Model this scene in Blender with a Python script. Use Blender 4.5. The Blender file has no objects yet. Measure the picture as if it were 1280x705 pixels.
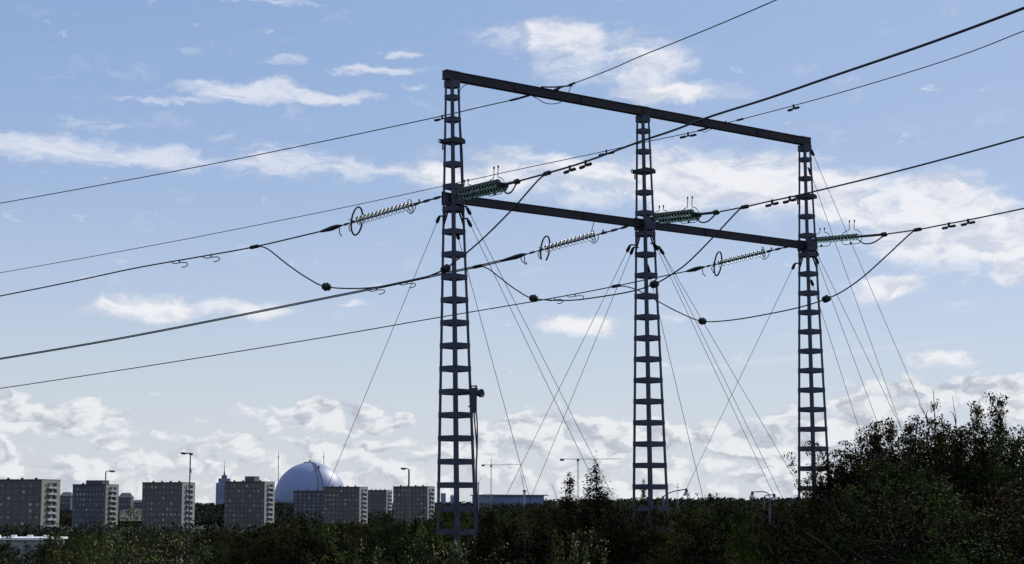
import bpy, math, random
import numpy as np
from mathutils import Vector, Matrix

# ------------------------------------------------------------------ scene, camera geometry
sc = bpy.context.scene
col = sc.collection
R = math.radians
F = 2200.0                     # focal length in photo pixels (1280 wide)
PITCH = math.atan(280.0 / F)   # the horizon lies 280 px under the middle
CAM = Vector((0, 0, 6.0))
FW = Vector((0, math.cos(PITCH), math.sin(PITCH)))
UP = Vector((0, -math.sin(PITCH), math.cos(PITCH)))
RT = Vector((1, 0, 0))
SUN_AZ, SUN_EL = R(40), R(38)
SUN = Vector((math.sin(SUN_AZ) * math.cos(SUN_EL), math.cos(SUN_AZ) * math.cos(SUN_EL), math.sin(SUN_EL)))

def ray(px, py):
    return RT * ((px - 640) / F) + UP * ((352.5 - py) / F) + FW
def P(px, py, Y):
    d = ray(px, py)
    return CAM + d * (Y / d.y)
def hit_z(px, py, z):
    d = ray(px, py)
    return CAM + d * ((z - CAM.z) / d.z)
def hit_plane(px, py, a, u):
    """point of the line of sight in the vertical plane through a along u"""
    d = ray(px, py)
    n = Vector((-u.y, u.x, 0))
    return CAM + d * ((Vector(a) - CAM).dot(n) / d.dot(n))

def sstep(a, b, x):
    t = np.clip((x - a) / (b - a), 0, 1)
    return t * t * (3 - 2 * t)
def vnoise(x, y):
    return (np.sin(x * 1.0 + 1.3 * np.sin(y * .7 + .5)) + np.sin(y * 1.1 + 1.7 * np.sin(x * .53)) + .5 * np.sin(2.3 * x + 1.9 * y)) / 2.5
def ground_z(x, y):
    r = np.sqrt(np.asarray(x, float) ** 2 + np.asarray(y, float) ** 2)
    base = -10 * sstep(95, 430, r)
    hill = sstep(1300, 2050, r) * (9.0 + 3.5 * vnoise(np.asarray(x) / 330., np.asarray(y) / 400.) + 4.5 * sstep(-250, 120, np.asarray(x, float)))
    far = sstep(2600, 9000, r) * 4
    return base + hill + far

# ------------------------------------------------------------------ materials
def nodes(m):
    m.use_nodes = True
    nt = m.node_tree
    return nt, nt.nodes, nt.links
def noise_mat(name, c1, c2, scale=5, rough=.7, metal=0, bump=0, detail=4, spec=.5, coords='Object', stretch=(1, 1, 1), bscale=None):
    m = bpy.data.materials.new(name)
    nt, N, L = nodes(m)
    b = N['Principled BSDF']
    tc = N.new('ShaderNodeTexCoord'); mp = N.new('ShaderNodeMapping')
    mp.inputs['Scale'].default_value = stretch
    L.new(tc.outputs[coords], mp.inputs[0])
    n = N.new('ShaderNodeTexNoise'); n.inputs['Scale'].default_value = scale; n.inputs['Detail'].default_value = detail
    n.inputs['Roughness'].default_value = .65
    L.new(mp.outputs[0], n.inputs[0])
    r = N.new('ShaderNodeValToRGB')
    r.color_ramp.elements[0].position = .32; r.color_ramp.elements[1].position = .68
    r.color_ramp.elements[0].color = (*c1, 1); r.color_ramp.elements[1].color = (*c2, 1)
    L.new(n.outputs[0], r.inputs[0]); L.new(r.outputs[0], b.inputs['Base Color'])
    b.inputs['Roughness'].default_value = rough; b.inputs['Metallic'].default_value = metal
    b.inputs['Specular IOR Level'].default_value = spec
    if bump:
        bp = N.new('ShaderNodeBump'); bp.inputs['Strength'].default_value = bump
        n2 = N.new('ShaderNodeTexNoise'); n2.inputs['Scale'].default_value = bscale or scale * 4
        L.new(mp.outputs[0], n2.inputs[0]); L.new(n2.outputs[0], bp.inputs['Height']); L.new(bp.outputs[0], b.inputs['Normal'])
    return m

def leaf_mat(name, dark, light, trans=.35, rough=.45, spec=.5, vary=.5, scale=.8):
    m = bpy.data.materials.new(name)
    nt, N, L = nodes(m)
    b = N['Principled BSDF']; out = N['Material Output']
    g = N.new('ShaderNodeNewGeometry'); tc = N.new('ShaderNodeTexCoord')
    n = N.new('ShaderNodeTexNoise'); n.inputs['Scale'].default_value = scale; n.inputs['Detail'].default_value = 3
    L.new(g.outputs['Position'], n.inputs[0])
    a = N.new('ShaderNodeMath'); a.operation = 'MULTIPLY_ADD'
    L.new(g.outputs['Random Per Island'], a.inputs[0]); a.inputs[1].default_value = vary
    mr = N.new('ShaderNodeMapRange'); mr.inputs[1].default_value = .40; mr.inputs[2].default_value = .66  # broad noise patches paint shaded and lit clumps into the leaf colour
    mr.inputs[3].default_value = -vary * .5; mr.inputs[4].default_value = 1 - vary * .5
    L.new(n.outputs[0], mr.inputs[0]); L.new(mr.outputs[0], a.inputs[2])
    r = N.new('ShaderNodeValToRGB')
    r.color_ramp.elements[0].color = (*dark, 1); r.color_ramp.elements[1].color = (*light, 1)
    L.new(a.outputs[0], r.inputs[0]); L.new(r.outputs[0], b.inputs['Base Color'])
    b.inputs['Roughness'].default_value = rough; b.inputs['Specular IOR Level'].default_value = spec
    at = N.new('ShaderNodeAttribute'); at.attribute_name = 'clump_normal'
    vt = N.new('ShaderNodeVectorTransform'); vt.vector_type = 'NORMAL'; vt.convert_from = 'OBJECT'; vt.convert_to = 'WORLD'; L.new(at.outputs['Vector'], vt.inputs[0])
    sc1 = N.new('ShaderNodeVectorMath'); sc1.operation = 'SCALE'; sc1.inputs['Scale'].default_value = .40; L.new(g.outputs['Normal'], sc1.inputs[0])
    ad = N.new('ShaderNodeVectorMath'); ad.operation = 'ADD'; L.new(vt.outputs[0], ad.inputs[0]); L.new(sc1.outputs[0], ad.inputs[1])
    nz = N.new('ShaderNodeVectorMath'); nz.operation = 'NORMALIZE'; L.new(ad.outputs[0], nz.inputs[0]); L.new(nz.outputs[0], b.inputs['Normal'])
    t = N.new('ShaderNodeBsdfTranslucent'); L.new(nz.outputs[0], t.inputs['Normal']); hs = N.new('ShaderNodeHueSaturation')
    hs.inputs['Value'].default_value = 1.15; hs.inputs['Saturation'].default_value = 1.15
    L.new(r.outputs[0], hs.inputs['Color']); L.new(hs.outputs[0], t.inputs[0])
    mx = N.new('ShaderNodeMixShader'); mx.inputs[0].default_value = trans
    L.new(b.outputs[0], mx.inputs[1]); L.new(t.outputs[0], mx.inputs[2]); L.new(mx.outputs[0], out.inputs[0])
    return m

M = {}
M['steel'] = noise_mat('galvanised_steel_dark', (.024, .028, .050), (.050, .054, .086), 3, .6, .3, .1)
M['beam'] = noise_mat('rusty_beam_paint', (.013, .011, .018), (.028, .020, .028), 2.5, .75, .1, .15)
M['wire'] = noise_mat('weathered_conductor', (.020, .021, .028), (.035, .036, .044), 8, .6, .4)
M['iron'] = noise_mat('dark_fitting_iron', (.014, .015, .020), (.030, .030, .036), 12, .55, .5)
M['guy'] = noise_mat('guy_strand', (.045, .048, .06), (.07, .073, .085), 8, .6, .4)
M['box'] = noise_mat('dark_box_paint', (.012, .014, .028), (.022, .024, .042), 6, .5)
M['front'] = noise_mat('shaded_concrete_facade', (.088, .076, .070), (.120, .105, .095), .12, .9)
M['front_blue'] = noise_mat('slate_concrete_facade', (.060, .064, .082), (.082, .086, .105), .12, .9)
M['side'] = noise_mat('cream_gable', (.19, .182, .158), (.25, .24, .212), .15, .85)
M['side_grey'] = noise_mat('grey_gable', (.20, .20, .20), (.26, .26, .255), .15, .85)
M['roof'] = noise_mat('roof_felt', (.03, .03, .032), (.055, .055, .055), .3, .95)
M['white'] = noise_mat('white_paint', (.70, .71, .72), (.82, .82, .82), .4, .6)
M['parapet'] = noise_mat('balcony_parapet', (.20, .21, .225), (.44, .45, .46), .35, .7)
M['dark'] = noise_mat('dark_pane_and_recess_shade', (.008, .008, .010), (.018, .018, .022), .6, .6)
M['glass'] = noise_mat('window_glass', (.03, .035, .045), (.12, .13, .15), .22, .18, spec=.8)
M['frame'] = noise_mat('window_frame', (.10, .10, .10), (.30, .29, .27), .17, .6)
def pane_mat():
    m = bpy.data.materials.new('window_pane_curtains'); nt, N, L = nodes(m); b = N['Principled BSDF']
    oi = N.new('ShaderNodeObjectInfo'); r = N.new('ShaderNodeValToRGB'); L.new(oi.outputs['Random'], r.inputs[0]); r.color_ramp.interpolation = 'CONSTANT'
    e = r.color_ramp.elements; e[0].position = 0; e[0].color = (.045, .05, .06, 1); e[1].position = .35; e[1].color = (.13, .13, .13, 1)
    for p_, v in ((.58, .07), (.75, .24), (.9, .42)): q = e.new(p_); q.color = (v, v * .97, v * .92, 1)
    L.new(r.outputs[0], b.inputs['Base Color']); b.inputs['Roughness'].default_value = .35; return m
M['pane'] = pane_mat()
M['pale'] = noise_mat('pale_render', (.45, .43, .33), (.62, .58, .44), .12, .9)
M['shed'] = noise_mat('shed_cladding', (.22, .22, .21), (.30, .30, .29), .4, .7, stretch=(6, 6, .2))
M['haze_blue'] = noise_mat('hazy_blue_cladding', (.12, .14, .25), (.145, .17, .29), .05, .7)  # haze of distance is mixed into this colour and the next three
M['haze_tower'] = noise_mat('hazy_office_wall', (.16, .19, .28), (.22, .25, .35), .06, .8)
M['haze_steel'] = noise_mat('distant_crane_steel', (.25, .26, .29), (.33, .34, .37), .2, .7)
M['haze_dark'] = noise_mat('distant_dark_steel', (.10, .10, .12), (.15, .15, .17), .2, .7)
M['lamp_pole'] = noise_mat('lamp_pole_zinc', (.06, .065, .08), (.10, .105, .125), 3, .5, .4)
M['lamp_head'] = noise_mat('lamp_head_metal', (.03, .03, .035), (.06, .06, .065), 6, .5, .3)
M['opal'] = noise_mat('opal_lamp_bowl', (.38, .38, .37), (.5, .5, .49), 9, .4)
M['bark'] = noise_mat('bark', (.018, .014, .010), (.045, .035, .026), 14, .95, bump=.4)
M['far_wood'] = leaf_mat('hazed_far_wood_leaves', (.013, .015, .012), (.032, .036, .026), .08, .9, .02, .35, .035)  # greyed green, the haze of distance put into the leaf colour

def leafset():
    d = {}
    d['darkgreen'] = leaf_mat('dark_green_leaves', (.006, .009, .003), (.042, .062, .014), .15, .75, .03, .25, .55)
    d['olive'] = leaf_mat('olive_leaves', (.008, .008, .003), (.055, .056, .014), .16, .75, .03, .25, .55)
    d['brown'] = leaf_mat('brownish_leaves', (.006, .0045, .0025), (.034, .025, .010), .12, .8, .03, .25, .5)
    d['needle'] = leaf_mat('pine_needles', (.006, .006, .0035), (.025, .021, .010), .08, .8, .03, .3, .5)
    d['bright'] = leaf_mat('fresh_green_leaves', (.024, .042, .008), (.22, .32, .05), .40, .6, .05, .3, .9)
    d['glossy'] = leaf_mat('glossy_leaves', (.010, .015, .004), (.110, .130, .032), .24, .5, .07, .45, .7)
    d['birch'] = leaf_mat('brown_green_small_leaves', (.006, .006, .0025), (.060, .050, .014), .20, .7, .04, .25, .6)
    return d
LM = leafset()

def glass_mat():
    m = bpy.data.materials.new('green_insulator_glass')
    nt, N, L = nodes(m)
    b = N['Principled BSDF']
    n = N.new('ShaderNodeTexNoise'); n.inputs['Scale'].default_value = 9
    tc = N.new('ShaderNodeTexCoord'); L.new(tc.outputs['Object'], n.inputs[0])
    r = N.new('ShaderNodeValToRGB')
    r.color_ramp.elements[0].color = (.86, .93, .90, 1); r.color_ramp.elements[1].color = (.96, .99, .97, 1)
    L.new(n.outputs[0], r.inputs[0]); L.new(r.outputs[0], b.inputs['Base Color'])
    b.inputs['Transmission Weight'].default_value = 1; b.inputs['Roughness'].default_value = .22; b.inputs['IOR'].default_value = 1.45
    return m
M['insul'] = glass_mat()
M['insul_dark'] = M['insul'].copy(); M['insul_dark'].name = 'bottle_green_insulator_glass'
for n in M['insul_dark'].node_tree.nodes:
    if n.type == 'VALTORGB':
        n.color_ramp.elements[0].color = (.15, .25, .19, 1); n.color_ramp.elements[1].color = (.42, .58, .48, 1)

# ------------------------------------------------------------------ mesh builder
class MB:
    def __init__(s): s.v = []; s.f = []; s.m = []
    def add(s, vs, fs, mi=0):
        o = len(s.v); s.v += [tuple(v) for v in vs]; s.f += [tuple(i + o for i in f) for f in fs]; s.m += [mi] * len(fs)
    def box(s, c, sx, sy, sz, ax=None, ay=None, az=None, mi=0):
        ax = ax or Vector((1, 0, 0)); ay = ay or Vector((0, 1, 0)); az = az or Vector((0, 0, 1)); c = Vector(c)
        vs = [c + ax * (sx / 2 * a) + ay * (sy / 2 * b) + az * (sz / 2 * d) for a in (-1, 1) for b in (-1, 1) for d in (-1, 1)]
        s.add(vs, [(0, 1, 3, 2), (4, 6, 7, 5), (0, 4, 5, 1), (2, 3, 7, 6), (0, 2, 6, 4), (1, 5, 7, 3)], mi)
    def bar(s, a, b, w, h=None, mi=0, up=Vector((0, 0, 1))):
        a = Vector(a); b = Vector(b); d = b - a; l = d.length
        if l < 1e-6: return
        d /= l; x = d.cross(up)
        if x.length < 1e-3: x = d.cross(Vector((1, 0, 0)))
        x.normalize(); z = x.cross(d)
        s.box((a + b) / 2, l, w, h or w, d, x, z, mi)
    def tube(s, pts, r, n=6, mi=0, caps=True):
        pts = [Vector(p) for p in pts]; k = len(pts)
        rs = r if isinstance(r, (list, tuple)) else [r] * k
        t0 = (pts[1] - pts[0]).normalized()
        x = t0.cross(Vector((0, 0, 1)))
        if x.length < 1e-2: x = t0.cross(Vector((1, 0, 0)))
        x.normalize(); vs = []
        for i, p in enumerate(pts):
            t = (pts[min(i + 1, k - 1)] - pts[max(i - 1, 0)])
            t = t.normalized() if t.length > 1e-9 else t0
            x = (x - t * x.dot(t))
            x = x.normalized() if x.length > 1e-6 else t.orthogonal().normalized()
            y = t.cross(x)
            for j in range(n):
                a = 2 * math.pi * j / n
                vs.append(p + (x * math.cos(a) + y * math.sin(a)) * rs[i])
        fs = [(i * n + j, i * n + (j + 1) % n, (i + 1) * n + (j + 1) % n, (i + 1) * n + j) for i in range(k - 1) for j in range(n)]
        if caps: fs += [tuple(range(n - 1, -1, -1)), tuple((k - 1) * n + j for j in range(n))]
        s.add(vs, fs, mi)
    def lathe(s, prof, n=16, mi=0, M4=None):
        """profile (x along the axis, radius) turned about local X"""
        vs = []
        for (x, r) in prof:
            for j in range(n):
                a = 2 * math.pi * j / n; v = Vector((x, r * math.cos(a), r * math.sin(a)))
                vs.append(M4 @ v if M4 else v)
        fs = [(i * n + j, i * n + (j + 1) % n, (i + 1) * n + (j + 1) % n, (i + 1) * n + j) for i in range(len(prof) - 1) for j in range(n)]
        s.add(vs, fs, mi)
    def build(s, name, mats, parent=None, smooth=False, world=True):
        me = bpy.data.meshes.new(name)
        vs = s.v
        if parent is not None and world:
            inv = wmat(parent).inverted(); vs = [inv @ Vector(v) for v in vs]
        me.from_pydata([tuple(v) for v in vs], [], s.f); me.validate()
        for mt in (mats if isinstance(mats, (list, tuple)) else [mats]): me.materials.append(mt)
        if any(s.m) and len(s.m) == len(me.polygons): me.polygons.foreach_set('material_index', s.m)
        if smooth: me.polygons.foreach_set('use_smooth', [True] * len(me.polygons))
        o = bpy.data.objects.new(name, me); col.objects.link(o)
        if parent is not None: o.parent = parent
        return o
def wmat(o):
    m = o.matrix_basis.copy()
    while o.parent is not None:
        o = o.parent; m = o.matrix_basis @ m
    return m
def tag(o, label=None, cat=None, group=None, kind=None):
    if label: o['label'] = label
    if cat: o['category'] = cat
    if group: o['group'] = group
    if kind: o['kind'] = kind
    return o
def empty(name, loc, label=None, cat=None, group=None, mat=None):
    o = bpy.data.objects.new(name, None); col.objects.link(o); o.empty_display_size = .2
    if mat is not None: o.matrix_basis = mat
    else: o.location = loc
    return tag(o, label, cat, group)
def catmull(pts, n=8):
    pts = [Vector(p) for p in pts]; q = [pts[0] * 2 - pts[1]] + pts + [pts[-1] * 2 - pts[-2]]; out = []
    for i in range(1, len(q) - 2):
        p0, p1, p2, p3 = q[i - 1:i + 3]
        for k in range(n):
            t = k / n
            out.append(.5 * ((2 * p1) + (p2 - p0) * t + (2 * p0 - 5 * p1 + 4 * p2 - p3) * t * t + (3 * p1 - p0 - 3 * p2 + p3) * t ** 3))
    out.append(pts[-1]); return out

# ------------------------------------------------------------------ the portal pylon
YL = 62.0
TL = P(565, 89.5, YL); ZTOP = TL.z
TR = hit_z(1005.5, 172.0, ZTOP); TM = (TL + TR) / 2
EX = (TR - TL); EX.z = 0; EX.normalize(); EY = Vector((-EX.y, EX.x, 0))
BL = P(571, 650, TL.y); BM = P(813, 620, TM.y); BR = P(1017.5, 600, TR.y)
ZLOW = P(566, 248.5, TL.y).z
print('gantry', TL, TM, TR, 'low', ZLOW, P(1008, 301, TR.y).z, P(803, 275, TM.y).z, 'len', (TR - TL).length)
UL = Vector((-3170, 2200, 0)).normalized()      # the line going away to the left
UR = Vector((950, -2200, 0)).normalized()       # the line coming over the camera's right

def halfdiag(z): return .245 + (.69 - .245) * (ZTOP - z) / (ZTOP - 6.0)
def axis_at(T, B, z): return B + (T - B) * ((z - B.z) / (T.z - B.z))

pylon = empty('power_pylon', (TM.x, TM.y, 0), 'dark steel portal pylon of three tapering lattice legs joined by two crossbeams', 'pylon')
LEGS = [(TL, BL), (TM, BM), (TR, BR)]
GX, GY = EX, EY
for k, (T, B) in enumerate(LEGS):
    ztop = ZTOP - .34
    _r = Vector((T.x, T.y, 0)).normalized(); EX = Vector((_r.x + _r.y, _r.y - _r.x, 0)).normalized(); EY = Vector((-EX.y, EX.x, 0))
    mb = MB()
    def corner(sx, sy, z):
        h = halfdiag(z) / math.sqrt(2); c = axis_at(T, B, z); return Vector((c.x, c.y, z)) + EX * (sx * h) + EY * (sy * h)
    # the leg's own mesh is its cap and foot plates
    c = axis_at(T, B, ztop)
    hs = halfdiag(ztop) * math.sqrt(2) + .05
    mb.box(c + Vector((0, 0, -.13)), hs, hs, .26, EX, EY)
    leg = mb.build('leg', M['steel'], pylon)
    c0 = axis_at(T, B, 0); mb = MB(); mb.box(Vector((c0.x, c0.y, .06)), 1.7, 1.7, .14, EX, EY); mb.build('footing', M['shed'], leg)
    for sx in (-1, 1):
        for sy in (-1, 1):
            w, t = .145, .014; mb = MB(); rings = []
            for z in (-.1, ztop - .04):
                p = corner(sx, sy, z); w = .15 if z < 1 else .095
                sec = [(0, 0), (w, 0), (w, t), (t, t), (t, w), (0, w)]
                rings.append([p - EX * (sx * a) - EY * (sy * b) for a, b in sec])
            vs = rings[0] + rings[1]; fs = [(i, (i + 1) % 6, 6 + (i + 1) % 6, 6 + i) for i in range(6)] + [(0, 1, 2, 3), (0, 3, 4, 5), (6, 9, 8, 7), (6, 11, 10, 9)]
            mb.add(vs, fs); mb.build('corner_post', M['steel'], leg)
    # batten plates, one ring of four at each level; spacing follows the photograph
    z = ztop - .62; step = .815
    gi = 0
    while z > .5:
        gi += 1
        h = (.165 + .05 * (ztop - z) / ztop) if gi != 3 else .13
        mb = MB(); cz = axis_at(T, B, z); half = halfdiag(z) / math.sqrt(2)
        for s in (-1, 1):
            mb.box(Vector((cz.x, cz.y, z)) + EY * (s * (half + .009)), 2 * half + .004, .012, h, EX, EY)
            mb.box(Vector((cz.x, cz.y, z)) + EX * (s * (half + .009)), .012, 2 * half + .004, h, EX, EY)
        mb.build('batten', M['steel'], leg)
        z -= step
    # climbing guard collar with its lock bracket
    zg = ztop - .62 - 2 * step + .02
    cz = axis_at(T, B, zg); half = halfdiag(zg) / math.sqrt(2) + .055
    mb = MB()
    for s in (-1, 1):
        mb.box(Vector((cz.x, cz.y, zg)) + EY * (s * half), 2 * half + .12, .05, .15, EX, EY)
        mb.box(Vector((cz.x, cz.y, zg)) + EX * (s * half), .05, 2 * half - .056, .15, EX, EY)
    for q in range(14):
        a = -half + (q + .5) * 2 * half / 14
        mb.box(Vector((cz.x, cz.y, zg + .09)) - EY * half + EX * a, .03, .03, .05, EX, EY)
    cc = Vector((cz.x, cz.y, zg)) - EX * (half + .09) + EY * (half * .9)
    ringpts = [cc + EX * (.09 * math.cos(a)) + Vector((0, 0, .07 * math.sin(a))) for a in np.linspace(0, 2 * math.pi, 13)]
    mb.tube(ringpts, .02, 5)
    mb.bar(cc + EX * .12 - Vector((0, 0, .05)), cc + EX * .12 - Vector((0, 0, .3)), .05)
    mb.build('climbing_guard', M['iron'], leg)
    # knee struts and lugs under the lower crossbeam
    mb = MB(); cz = axis_at(T, B, ZLOW)
    zb = ZLOW - .17
    for sx in (-1, 1):
        for sy in (-1, 1):
            p = corner(sx, sy, zb - .82) - EX * (sx * .03) - EY * (sy * .03)
            q = Vector((cz.x, cz.y, zb)) + EX * (sx * .10) + EY * (sy * .05)
            mb.bar(q, p, .06, .06)
            mb.bar(q + EX * sx * .12, p + Vector((0, 0, .25)), .05, .05)
    mb.box(Vector((cz.x, cz.y, zb - .04)), .62, .36, .07, EX, EY)
    mb.build('knee_brace', M['iron'], leg)
    # joint plates at the crossbeam
    mb = MB(); h2 = halfdiag(ZLOW) / math.sqrt(2)
    for s in (-1, 1):
        mb.box(Vector((cz.x, cz.y, ZLOW + .02)) + EY * (s * (h2 + .026)), 2 * h2 + .06, .016, .50, EX, EY)
    mb.build('joint_plate', M['steel'], leg)

EX, EY = GX, GY
def ibeam(a, b, h, w, name):
    mb = MB(); d = (b - a).normalized(); c = (a + b) / 2; l = (b - a).length; y = Vector((-d.y, d.x, 0)).normalized()
    mb.box(c + Vector((0, 0, h / 2 - .012)), l, w, .024, d, y); mb.box(c - Vector((0, 0, h / 2 - .012)), l, w, .024, d, y)
    for s in (-1, 1): mb.box(c + y * (s * w * .36), l - .004, .016, h - .05, d, y)
    for s in (-1, 1): mb.box(c + d * (s * (l / 2 - .012)), .02, w * .7, h - .052, d, y)
    n = int(l / 2.9)
    for i in range(1, n):
        mb.box(a + d * (l * i / n), .10, w + .03, h * .6, d, y)
    for (T, B) in LEGS:                                   # rows of bolt heads over the legs
        t = (T - a).dot(d)
        for q in range(-3, 4):
            for s in (-1, 1): mb.box(a + d * (t + q * .09) + Vector((0, 0, h / 2 + .018)) + y * (s * w * .3), .035, .035, .036, d, y)
    return mb.build(name, M['beam'], pylon)
a = Vector((TL.x, TL.y, ZTOP - .165)) - EX * .36; b = Vector((TR.x, TR.y, ZTOP - .165)) + EX * .30
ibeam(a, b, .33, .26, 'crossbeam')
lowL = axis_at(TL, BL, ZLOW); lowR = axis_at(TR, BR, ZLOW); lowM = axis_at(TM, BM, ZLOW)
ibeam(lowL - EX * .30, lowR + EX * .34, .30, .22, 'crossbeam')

# earth lead from the top crossbeam down the left leg
mb = MB()
mb.tube(catmull([P(584, 105, YL - .1), P(578, 109, YL - .1), P(574.5, 116, YL), P(575.5, 150, YL), P(578, 190, YL), P(579.5, 236, YL)], 6), .014, 5)
mb.build('earth_lead', M['wire'], pylon)

# box with a horn loudspeaker and cables fixed to the left leg
bx = empty('equipment_box', P(593, 502, YL - .5), 'dark box with a round horn clamped to the left pylon leg, cables hanging below', 'equipment box')
Yb = YL - .45
mb = MB(); c = P(592.5, 503, Yb)
mb.box(c, .20, .22, .72, Vector((1, 0, 0)), Vector((0, 1, 0)))
mb.box(P(592, 488.5, Yb), .30, .25, .20)
mb.build('box', M['box'], bx)
mb = MB(); mb.box(P(588.8, 485, Yb), .06, .04, .14); mb.box(P(595, 484.5, Yb), .06, .04, .16); mb.box(P(592, 482.6, Yb), .26, .04, .04)
mb.bar(P(587, 490, Yb), P(583, 491, Yb + .2), .05); mb.bar(P(588, 508, Yb), P(586, 508, Yb + .3), .05); mb.build('bracket', M['iron'], bx)
mb = MB(); hc = P(599.5, 491.8, Yb)
m4 = Matrix.Translation(hc) @ Vector((.85, -.5, .1)).to_track_quat('X', 'Z').to_matrix().to_4x4()
mb.lathe([(-.18, .001), (-.18, .07), (-.05, .09), (.0, .14), (.10, .155), (.115, .15), (.115, .13), (.02, .03), (.0, .001)], 18, 0, m4)
mb.build('horn', M['box'], bx, smooth=True)
for (x0, x1, x2) in ((595, 596.5, 595.5), (592.5, 593.5, 595.0)):
    mb = MB(); pts = [P(x0, 514, Yb), P(x1, 530, Yb), P(x2 + 1, 560, Yb), P(x2, 590, Yb), P(x2 + 1.5, 640, Yb), P(x2 + 2, 700, Yb)]
    pts.append(Vector((pts[-1].x, pts[-1].y, .05)))
    mb.tube(catmull(pts, 5), .026, 5); mb.build('cable', M['box'], bx)

# ------------------------------------------------------------------ insulator strings
def make_disc(dark):
    mb = MB()
    r = .165 if not dark else .135
    prof = [(.0, .045), (.012, r * .75), (.03, r), (.042, r * .99), (.040, r * .80), (.058, r * .74), (.045, r * .6), (.060, r * .5), (.047, r * .35), (.05, .03)]
    mb.lathe(prof, 20, 0)
    mb.lathe([(-.085, .001), (-.085, .046), (-.03, .060), (.006, .056), (.006, .001)], 12, 1)
    mb.lathe([(.05, .024), (.13, .024)], 8, 1)
    me_o = mb.build('disc', [M['insul_dark'] if dark else M['insul'], M['iron']], None, True)
    return me_o
disc_src = {False: make_disc(False), True: make_disc(True)}
used_src = {False: False, True: False}
def frame_mat(a, b):
    x = (b - a).normalized(); y = Vector((0, 0, 1)).cross(x).normalized(); z = x.cross(y)
    m = Matrix((x, y, z)).transposed().to_4x4(); m.translation = a; return m

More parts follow.
